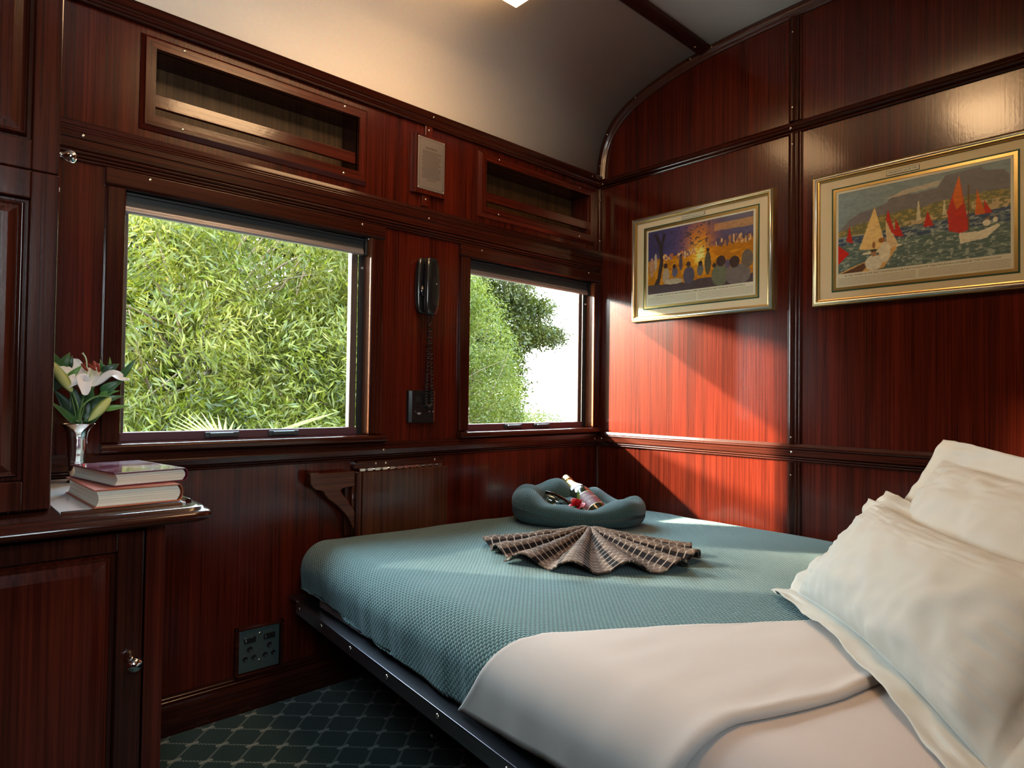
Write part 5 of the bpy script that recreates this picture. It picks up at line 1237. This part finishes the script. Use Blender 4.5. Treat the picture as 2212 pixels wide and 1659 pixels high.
# ------------------------------------------------------------------ lilies in the vase
LW = bpy.data.materials.new('lily_white'); n_, l_, b_ = nodes_of(LW); b_.inputs['Base Color'].default_value = (0.80, 0.80, 0.84, 1); b_.inputs['Roughness'].default_value = 0.5; b_.inputs['Subsurface Weight'].default_value = 0.25; b_.inputs['Subsurface Radius'].default_value = (0.01, 0.008, 0.006); b_.inputs['Subsurface Scale'].default_value = 0.3
tc_ = n_.new('ShaderNodeTexCoord'); nz_ = n_.new('ShaderNodeTexNoise'); nz_.inputs['Scale'].default_value = 60; l_.new(tc_.outputs['Object'], nz_.inputs[0]); bp_ = n_.new('ShaderNodeBump'); bp_.inputs['Strength'].default_value = 0.2; bp_.inputs['Distance'].default_value = .001; l_.new(nz_.outputs['Fac'], bp_.inputs['Height']); l_.new(bp_.outputs[0], b_.inputs['Normal'])
STEM = plain('stem_green', (0.10, 0.20, 0.05), 0.45); ANTH = plain('rust_anther', (0.22, 0.022, 0.007), 0.8, bump=(400, 0.5)); FIL = plain('pale_filament', (0.55, 0.66, 0.36), 0.5)
BUD = bpy.data.materials.new('lily_bud'); n_, l_, b_ = nodes_of(BUD); uvn = n_.new('ShaderNodeUVMap'); sp_ = n_.new('ShaderNodeSeparateXYZ'); l_.new(uvn.outputs[0], sp_.inputs[0]); M_ = mathn(n_, l_)
st_ = M_('POWER', M_('ABSOLUTE', M_('COSINE', M_('MULTIPLY', sp_.outputs[0], math.pi * 3))), 8.0); rp_ = n_.new('ShaderNodeValToRGB'); rp_.color_ramp.elements[0].color = (0.48, 0.52, 0.17, 1); rp_.color_ramp.elements[1].color = (0.17, 0.24, 0.05, 1); l_.new(st_, rp_.inputs[0]); l_.new(rp_.outputs[0], b_.inputs['Base Color']); b_.inputs['Roughness'].default_value = 0.45
def stem_tube(pts, r, par, nm='stem'): return MB().tube(catm3(pts), r, 10).build(nm, STEM, par)
def catm3(P, k=6):
    P = [Vector(p) for p in P]; out = []
    for i in range(len(P) - 1):
        p0, p1, p2, p3 = P[max(i - 1, 0)], P[i], P[i + 1], P[min(i + 2, len(P) - 1)]
        for q in range(k):
            u = q / k; out.append(0.5 * ((2 * p1) + (-p0 + p2) * u + (2 * p0 - 5 * p1 + 4 * p2 - p3) * u * u + (-p0 + 3 * p1 - 3 * p2 + p3) * u ** 3))
    return out + [P[-1]]
VR = Vector((-2.040, -0.120, 0.82))
th_ = Vector((-2.028, -0.122, 0.938))
t = thing('open_lily', 'open white lily with rust-red anthers above the silver vase', 'flower', VR, 'flowers in the silver vase')
stem_tube([VR, (-2.036, -0.118, 0.87), (-2.030, -0.118, 0.915), th_], 0.0026, t)
# petals: centre line points and half width
pet = [([th_, (-2.006, -0.135, 0.950), (-1.978, -0.150, 0.972), (-1.957, -0.158, 0.961), (-1.949, -0.150, 0.962)], 0.019, (0, -0.5, 1)),
       ([th_, (-2.030, -0.140, 0.950), (-2.036, -0.158, 0.955), (-2.035, -0.170, 0.935), (-2.036, -0.174, 0.918)], 0.015, (0, -1, 0.3)),
       ([th_, (-2.040, -0.138, 0.950), (-2.052, -0.152, 0.955), (-2.060, -0.156, 0.948), (-2.068, -0.155, 0.936)], 0.014, (0, -1, 0.5)),
       ([th_, (-2.045, -0.118, 0.955), (-2.063, -0.115, 0.978), (-2.080, -0.112, 0.984), (-2.090, -0.112, 0.980)], 0.015, (0.2, -0.6, 1)),
       ([th_, (-2.036, -0.104, 0.958), (-2.042, -0.090, 0.984), (-2.043, -0.084, 0.998), (-2.043, -0.080, 1.006)], 0.018, (0, -1, 0.1)),
       ([th_, (-2.016, -0.104, 0.955), (-2.002, -0.090, 0.974), (-1.988, -0.082, 0.985), (-1.980, -0.078, 0.985)], 0.018, (0, -1, 0.4))]
for pts_, w_, up_2 in pet:
    C = catm3(pts_, 5); n1 = len(C); P = []
    for i, c in enumerate(C):
        q = i / (n1 - 1); dd = (C[min(i + 1, n1 - 1)] - C[max(i - 1, 0)]); dd, ss, uu = frame_from(dd, Vector(up_2)); ww = w_ * (0.22 + 0.78 * math.sin(math.pi * min(1, q * 0.88 + 0.10)) ** 1.0) * (1 if q < 0.95 else (1 - q) / 0.05 * 0.9 + 0.1)
        P.append([c + ss * ww * k + uu * (ww * 0.35 * (1 - k * k) * -1 + 0.10 * ww * math.sin(q * 12 + k * 3) * abs(k)) for k in [-1 + j / 4 for j in range(9)]])
    o = MB().grid(P).build('petal', LW, t); md = o.modifiers.new('t', 'SOLIDIFY'); md.thickness = 0.0009
C = catm3([th_, (-2.026, -0.128, 0.965), (-2.027, -0.132, 0.993), (-2.031, -0.136, 1.008), (-2.037, -0.138, 1.017)])
pist = MB().tube(C, [0.0016] * (len(C) - 3) + [0.0017, 0.0022, 0.0026], 10).build('pistil', FIL, t)
for (ax, ay, az, tx, tz, ln) in ((-2.032, -0.135, 0.984, 0.6, -0.8, 0.011), (-2.018, -0.140, 0.985, 0.7, -0.7, 0.012), (-2.013, -0.136, 0.989, 0.15, -1.0, 0.009), (-2.009, -0.128, 0.993, 0.5, -0.85, 0.009), (-2.003, -0.130, 0.984, 0.1, -1.0, 0.011), (-2.023, -0.118, 0.990, 0.8, -0.5, 0.009)):
    A = Vector((ax, ay, az)); f_ = MB().tube(catm3([th_, th_.lerp(A, 0.55) + Vector((0.001, -0.002, 0.0)), A]), 0.0007, 6).build('filament', FIL, t)
    dv_ = Vector((tx, -0.2, tz)).normalized(); q = [A + dv_ * (ln * s) for s in (-1, -0.8, -0.3, 0.3, 0.8, 1)]; MB().tube(q, [0.0006, 0.0026, 0.0034, 0.0034, 0.0026, 0.0006], 10).build('anther', ANTH, f_)
def bud(label, b0, b1, R_, stem_pts):
    t = thing('lily_bud', label, 'flower bud', VR, 'flowers in the silver vase')
    b0, b1 = Vector(b0), Vector(b1); L_ = (b1 - b0).length; dd = (b1 - b0).normalized(); a, ss, uu = frame_from(dd); P, UV = [], []
    for i in range(19):
        q = i / 18; r = R_ * (math.sin(math.pi * (q * 0.93 + 0.05)) ** 0.75) * (1 - 0.12 * q) if 0 < i < 18 else R_ * 0.12; row = []
        for j in range(37):
            an = 2 * math.pi * j / 36; rr_ = r * (1 + 0.05 * math.cos(3 * an)); row.append(b0 + dd * L_ * q + ss * rr_ * math.cos(an) + uu * rr_ * math.sin(an)); UV.append((j / 36, q))
        P.append(row)
    MB().grid(P).build('bud', BUD, t, 0, uv=UV); stem_tube(stem_pts, 0.0022, t)
bud('plump yellow-green lily bud at the left of the bouquet, cut by the cupboard', (-2.057, -0.150, 0.926), (-2.099, -0.140, 0.998), 0.0125, [VR + Vector((-0.002, 0, 0)), (-2.042, -0.130, 0.865), (-2.044, -0.142, 0.890), (-2.052, -0.148, 0.915), (-2.057, -0.150, 0.927)])
bud('striped green lily bud hanging low at the front right of the bouquet', (-1.980, -0.150, 0.914), (-2.024, -0.150, 0.858), 0.0125, [VR + Vector((0.002, 0, 0)), (-2.041, -0.140, 0.868), (-2.036, -0.148, 0.894), (-2.015, -0.150, 0.913), (-1.995, -0.150, 0.917), (-1.982, -0.150, 0.914)])
# foliage: leafy stems, each a thing with its leaves as parts
def spray(label, top, leaves):
    t = thing('leafy_stem', label, 'foliage', VR, 'flowers in the silver vase')
    stem_tube([VR, Vector((VR.x, VR.y, 0.865)).lerp(Vector(top), 0.25), Vector(top)], 0.0018, t)
    for b0, b1, w_, lm in leaves: leaf(b0, b1, w_, (0.1, -1, 0.35), (LEAFG, LEAFL, DKG)[lm], 'leaf', t, 0.004, 0.18)
DKG = plain('leaf_dark', (0.016, 0.055, 0.028), 0.38, bump=(60, 0.2))
spray('dark leafy spray reaching right in front of the window casing', (-1.985, -0.105, 0.985),
      [((-1.960, -0.13, 0.958), (-1.927, -0.145, 1.010), 0.0085, 0), ((-1.990, -0.115, 0.972), (-1.958, -0.12, 0.996), 0.0125, 2), ((-1.990, -0.100, 0.975), (-1.995, -0.10, 1.006), 0.006, 0), ((-1.975, -0.100, 0.985), (-1.975, -0.10, 1.012), 0.0035, 1),
       ((-1.995, -0.12, 0.925), (-1.951, -0.13, 0.957), 0.0125, 0), ((-1.998, -0.12, 0.918), (-1.958, -0.13, 0.930), 0.0070, 1), ((-2.000, -0.125, 0.903), (-1.949, -0.135, 0.918), 0.0095, 0), ((-1.990, -0.13, 0.885), (-1.938, -0.14, 0.893), 0.0075, 1)])
spray('leafy spray at the back left of the bouquet', (-2.070, -0.100, 0.975),
      [((-2.074, -0.10, 0.975), (-2.096, -0.11, 1.022), 0.011, 0), ((-2.073, -0.10, 0.982), (-2.056, -0.10, 1.019), 0.011, 0), ((-2.062, -0.09, 0.980), (-2.050, -0.095, 1.012), 0.010, 2), ((-2.064, -0.135, 0.955), (-2.038, -0.140, 0.988), 0.008, 1), ((-2.075, -0.09, 0.93), (-2.10, -0.09, 0.97), 0.012, 2)])
spray('low broad leaves of the bouquet spilling over the vase rim', (-2.040, -0.110, 0.900),
      [((-2.046, -0.135, 0.853), (-2.100, -0.145, 0.905), 0.0085, 0), ((-2.040, -0.105, 0.86), (-2.085, -0.10, 0.93), 0.016, 2), ((-2.035, -0.10, 0.86), (-2.050, -0.095, 0.945), 0.018, 2), ((-2.030, -0.10, 0.86), (-2.020, -0.09, 0.94), 0.019, 2), ((-2.028, -0.10, 0.86), (-1.985, -0.09, 0.925), 0.018, 2),
       ((-2.022, -0.13, 0.905), (-2.018, -0.145, 0.940), 0.010, 0), ((-2.035, -0.140, 0.853), (-2.050, -0.146, 0.860), 0.005, 0), ((-2.030, -0.142, 0.853), (-2.029, -0.146, 0.867), 0.0045, 0), ((-2.022, -0.130, 0.853), (-1.99, -0.14, 0.880), 0.007, 0)])

# ------------------------------------------------------------------ outdoors: trees seen through the windows
def leaf_mat(name, c0, c1, c2, trans=0.45):
    m = bpy.data.materials.new(name); m.use_nodes = True; n, l = m.node_tree.nodes, m.node_tree.links; n.clear()
    o = n.new('ShaderNodeOutputMaterial'); g = n.new('ShaderNodeNewGeometry'); r = n.new('ShaderNodeValToRGB'); e = r.color_ramp.elements
    e[0].color = (*c0, 1); e[1].color = (*c2, 1); e.new(0.5).color = (*c1, 1)
    tc = n.new('ShaderNodeTexCoord'); nz = n.new('ShaderNodeTexNoise'); nz.inputs['Scale'].default_value = 1.6; nz.inputs['Detail'].default_value = 3; l.new(tc.outputs['Object'], nz.inputs['Vector']); M = mathn(n, l)
    l.new(M('ADD', M('MULTIPLY', g.outputs['Random Per Island'], 0.55), M('MULTIPLY', M('SUBTRACT', nz.outputs['Fac'], 0.34), 1.35)), r.inputs[0])
    d = n.new('ShaderNodeBsdfDiffuse'); t = n.new('ShaderNodeBsdfTranslucent'); gl = n.new('ShaderNodeBsdfGlossy'); gl.inputs['Roughness'].default_value = 0.35
    mx = n.new('ShaderNodeMixShader'); mx.inputs[0].default_value = trans; m2 = n.new('ShaderNodeMixShader'); m2.inputs[0].default_value = 0.02
    l.new(r.outputs[0], d.inputs[0]); l.new(r.outputs[0], t.inputs[0]); l.new(d.outputs[0], mx.inputs[1]); l.new(t.outputs[0], mx.inputs[2]); l.new(mx.outputs[0], m2.inputs[1]); l.new(gl.outputs[0], m2.inputs[2]); l.new(m2.outputs[0], o.inputs[0])
    return m
def leaves_mesh(name, centres, per, length, width, spread, seed, mat, par, droop=0.6):
    rs = np.random.RandomState(seed); N = len(centres) * per
    c = np.repeat(centres, per, axis=0) + rs.normal(0, spread, (N, 3))
    # leaves of a cluster share a main direction
    main = rs.normal(0, 1, (len(centres), 3)); main[:, 2] = main[:, 2] * 0.4 - droop; main /= np.linalg.norm(main, axis=1)[:, None]
    d = np.repeat(main, per, axis=0) + rs.normal(0, 0.36, (N, 3)); d /= np.linalg.norm(d, axis=1)[:, None]
    s = np.cross(d, rs.normal(0, 1, (N, 3))); s /= np.linalg.norm(s, axis=1)[:, None] + 1e-9
    L_ = length * rs.uniform(0.6, 1.25, N)[:, None]; W_ = width * rs.uniform(0.7, 1.3, N)[:, None]
    off = np.array(wloc(par))
    c = c - off
    V = np.stack([c, c + d * L_ * 0.42 + s * W_ * 0.5, c + d * L_, c + d * L_ * 0.42 - s * W_ * 0.5], 1).reshape(-1, 3)
    me = bpy.data.meshes.new(name); me.vertices.add(4 * N); me.vertices.foreach_set('co', V.astype(np.float32).ravel())
    me.loops.add(4 * N); me.loops.foreach_set('vertex_index', np.arange(4 * N, dtype=np.int32)); me.polygons.add(N); me.polygons.foreach_set('loop_start', np.arange(0, 4 * N, 4, dtype=np.int32)); me.polygons.foreach_set('loop_total', np.full(N, 4, dtype=np.int32))
    me.materials.append(mat); me.update(calc_edges=True); me.validate()
    return link(name, me, par)
BARK = plain('bark', (0.16, 0.11, 0.07), 0.9, bump=(30, 0.8))
def branches(par, root, tips, r0, seed):
    rg = random.Random(seed); m = MB(); root = Vector(root)
    top = root + Vector((0, 0, (max(t_[2] for t_ in tips) - root.z) * 0.9)); m.tube(catm3([root, root.lerp(top, 0.4) + Vector((0.08, 0.05, 0)), top]), r0, 10)
    o = m.build('trunk', BARK, par)
    m = MB()
    for t_ in tips:
        t_ = Vector(t_); s = 0.15 + 0.6 * rg.random(); a = root.lerp(top, s); mid_ = a.lerp(t_, 0.5) + Vector((rg.uniform(-.15, .15), rg.uniform(-.15, .15), rg.uniform(0, .25)))
        C = catm3([a, mid_, t_], 5); m.tube(C, [max(0.004, r0 * 0.28 * (1 - i / len(C))) for i in range(len(C))], 6)
    m.build('branches', BARK, par)
def tree(label, root, boxes, ncl, per, ln, wd, sp, seed, mat, nm='tree', droop=0.6, r0=0.09, group=None, surface=None):
    rs = np.random.RandomState(seed); t = thing(nm, label, 'tree', root, group)
    C = []
    for (cx, cy, cz, rx, ry, rz, k) in boxes:
        n = int(ncl * k); v = rs.normal(0, 1, (n, 3)); v /= np.linalg.norm(v, axis=1)[:, None]; v *= rs.uniform(0.45, 1.0, n)[:, None] ** 0.6
        C.append(np.array([cx, cy, cz]) + v * np.array([rx, ry, rz]))
    C = np.concatenate(C)
    leaves_mesh('leaves', C, per, ln, wd, sp, seed + 1, mat, t, droop)
    tips = [C[i] for i in rs.choice(len(C), 46, replace=False)]; branches(t, root, tips, r0, seed)
    return t
LA = leaf_mat('willow_leaf', (0.014, 0.024, 0.002), (0.068, 0.078, 0.005), (0.175, 0.165, 0.036)); LB = leaf_mat('lime_leaf', (0.016, 0.030, 0.002), (0.056, 0.070, 0.005), (0.135, 0.14, 0.022)); LC = leaf_mat('olive_leaf', (0.012, 0.016, 0.003), (0.028, 0.035, 0.005), (0.07, 0.075, 0.013))
GZ = -1.1
tree('feathery yellow-green tree filling the large left window', (-0.2, 4.9, GZ), [(-0.9, 3.9, 1.2, 0.9, 0.8, 1.5, 1.0), (0.3, 3.8, 0.7, 0.9, 0.7, 1.2, 1.0), (0.2, 4.1, 2.4, 1.1, 0.8, 1.0, 0.9), (1.2, 4.2, 1.5, 0.8, 0.8, 1.5, 0.9), (-0.6, 3.3, 0.3, 1.3, 0.5, 0.7, 0.7), (-1.7, 4.2, 0.9, 0.7, 0.7, 1.6, .8)], 760, 22, 0.105, 0.016, 0.075, 3, LA, r0=0.07, droop=0.9)
tree('dense green tree behind the feathery one, seen through the large left window', (0.6, 7.4, GZ), [(-0.8, 6.6, 1.0, 1.9, 0.8, 2.2, 1.3), (1.0, 6.6, 1.6, 1.5, 0.8, 2.4, 1.2), (2.6, 6.9, 1.4, 1.2, 0.8, 2.4, 1), (-1.6, 7.0, 1.0, 1.2, 0.6, 2.4, .8)], 800, 20, 0.17, 0.06, 0.13, 5, LB, r0=0.12)
tree('lime green bushy tree at the left of the corner window', (3.3, 5.6, GZ), [(3.25, 5.0, 1.3, 0.80, 0.6, 1.25, 1.0), (3.75, 5.2, 0.8, 0.60, 0.5, 1.0, 0.8), (3.1, 5.3, 2.3, 0.7, 0.5, 0.7, .6)], 700, 22, 0.055, 0.013, 0.065, 8, LB, r0=0.06)
tree('olive green tree with loose branches reaching into the sky of the corner window', (6.2, 8.4, GZ), [(6.2, 8.0, 3.4, 1.15, 0.7, 0.75, 1.2), (6.3, 8.1, 2.3, 1.05, 0.7, 0.8, 1.1), (7.35, 7.8, 2.25, 0.80, 0.4, 0.20, .38), (7.1, 7.8, 2.8, 0.6, 0.4, 0.22, .3), (6.3, 8.0, 1.2, 0.85, 0.6, 0.9, .7)], 640, 24, 0.085, 0.034, 0.095, 12, LC, r0=0.10)
tree('low pale bush at the foot of the corner window', (6.0, 6.9, GZ), [(5.3, 5.8, 0.1, 0.8, 0.4, 0.75, 1), (4.7, 6.0, 0.5, 0.6, 0.3, 0.9, .7)], 380, 20, 0.055, 0.014, 0.07, 15, LB, nm='bush', r0=0.04)
# added unseen tree towards the sun, dims sunlight through the large left window
tree('added tall tree far to the left, filtering the sun for the large window, outside the view', (-12.4, 12.0, GZ), [(-12.25, 11.7, 9.3, 1.25, 1.25, 2.0, 1), (-12.25, 11.7, 5.4, 1.25, 1.25, 1.9, 1)], 420, 16, 0.20, 0.07, 0.20, 19, LC, r0=0.2)
for bx_, by_, bz_, sd_, lb_ in ((-6.7, 4.7, 0.9, 31, 'added shrub to the left of the windows, screening bright sky, nearest the train, outside the view'), (-9.8, 6.6, 1.2, 33, 'added shrub farther along the line to the left, screening bright sky, outside the view')):
    tree(lb_, (bx_, by_, GZ), [(bx_, by_, bz_, 2.1, 0.7, 1.75, 1)], 620, 18, 0.14, 0.055, 0.15, sd_, LB, nm='shrub', r0=0.05, group='added shrubs screening the sky')  # added out of view to keep bright sky out of the wall's reflections
# fan palm low in front
def palm():
    t = thing('fan_palm', 'low fan palm leaves at the bottom of the large left window', 'palm', (-0.30, 2.3, GZ)); PM = leaf_mat('palm_leaf', (0.09, 0.15, 0.03), (0.16, 0.23, 0.06), (0.28, 0.34, 0.12))
    for k, (c, dv, ln) in enumerate([((-0.63, 2.12, 0.69), (0.75, -0.5, 0.35), 0.42), ((-0.92, 2.2, 0.59), (-0.5, -0.4, 0.6), 0.36), ((0.40, 2.3, 0.53), (0.8, -0.4, 0.4), 0.45), ((-0.10, 2.2, 0.50), (-0.2, -0.6, 0.6), 0.36)]):
        c = Vector(c); dd, ss, uu = frame_from(dv); m = MB()
        for i in range(26):
            a = math.radians(-95 + 190 * i / 25); e = (dd * math.cos(a) + ss * math.sin(a)).normalized(); q = e.cross(uu).normalized(); L_ = ln * (0.85 + 0.15 * math.cos(a)); e2 = (e - Vector((0, 0, 0.25))).normalized()
            m.add([c, c + e * L_ * 0.5 + q * 0.011, c + e * L_ * .8 + e2 * L_ * 0.2, c + e * L_ * 0.5 - q * 0.011], [(0, 1, 2, 3)])
        f_ = m.build('frond', PM, t); MB().tube([(-0.30, 2.3, GZ), Vector((-0.30, 2.3, -0.2)).lerp(c, 0.4), c], 0.008, 6).build('stalk', PM, t)
palm()
gm = plain('pale_gravel', (0.60, 0.57, 0.52), 0.9, bump=(12, 0.8))  # unseen ground, made pale to bounce daylight up to the ceiling
struct(MB().box(-40, 40, -8, 2.2, GZ - 0.3, GZ).build('gravel_bed', gm))
struct(MB().box(-60, 60, 2.2, 80, GZ - 0.3, GZ).build('ground', plain('grass', (0.035, 0.06, 0.012), 0.9, bump=(12, 0.8))))
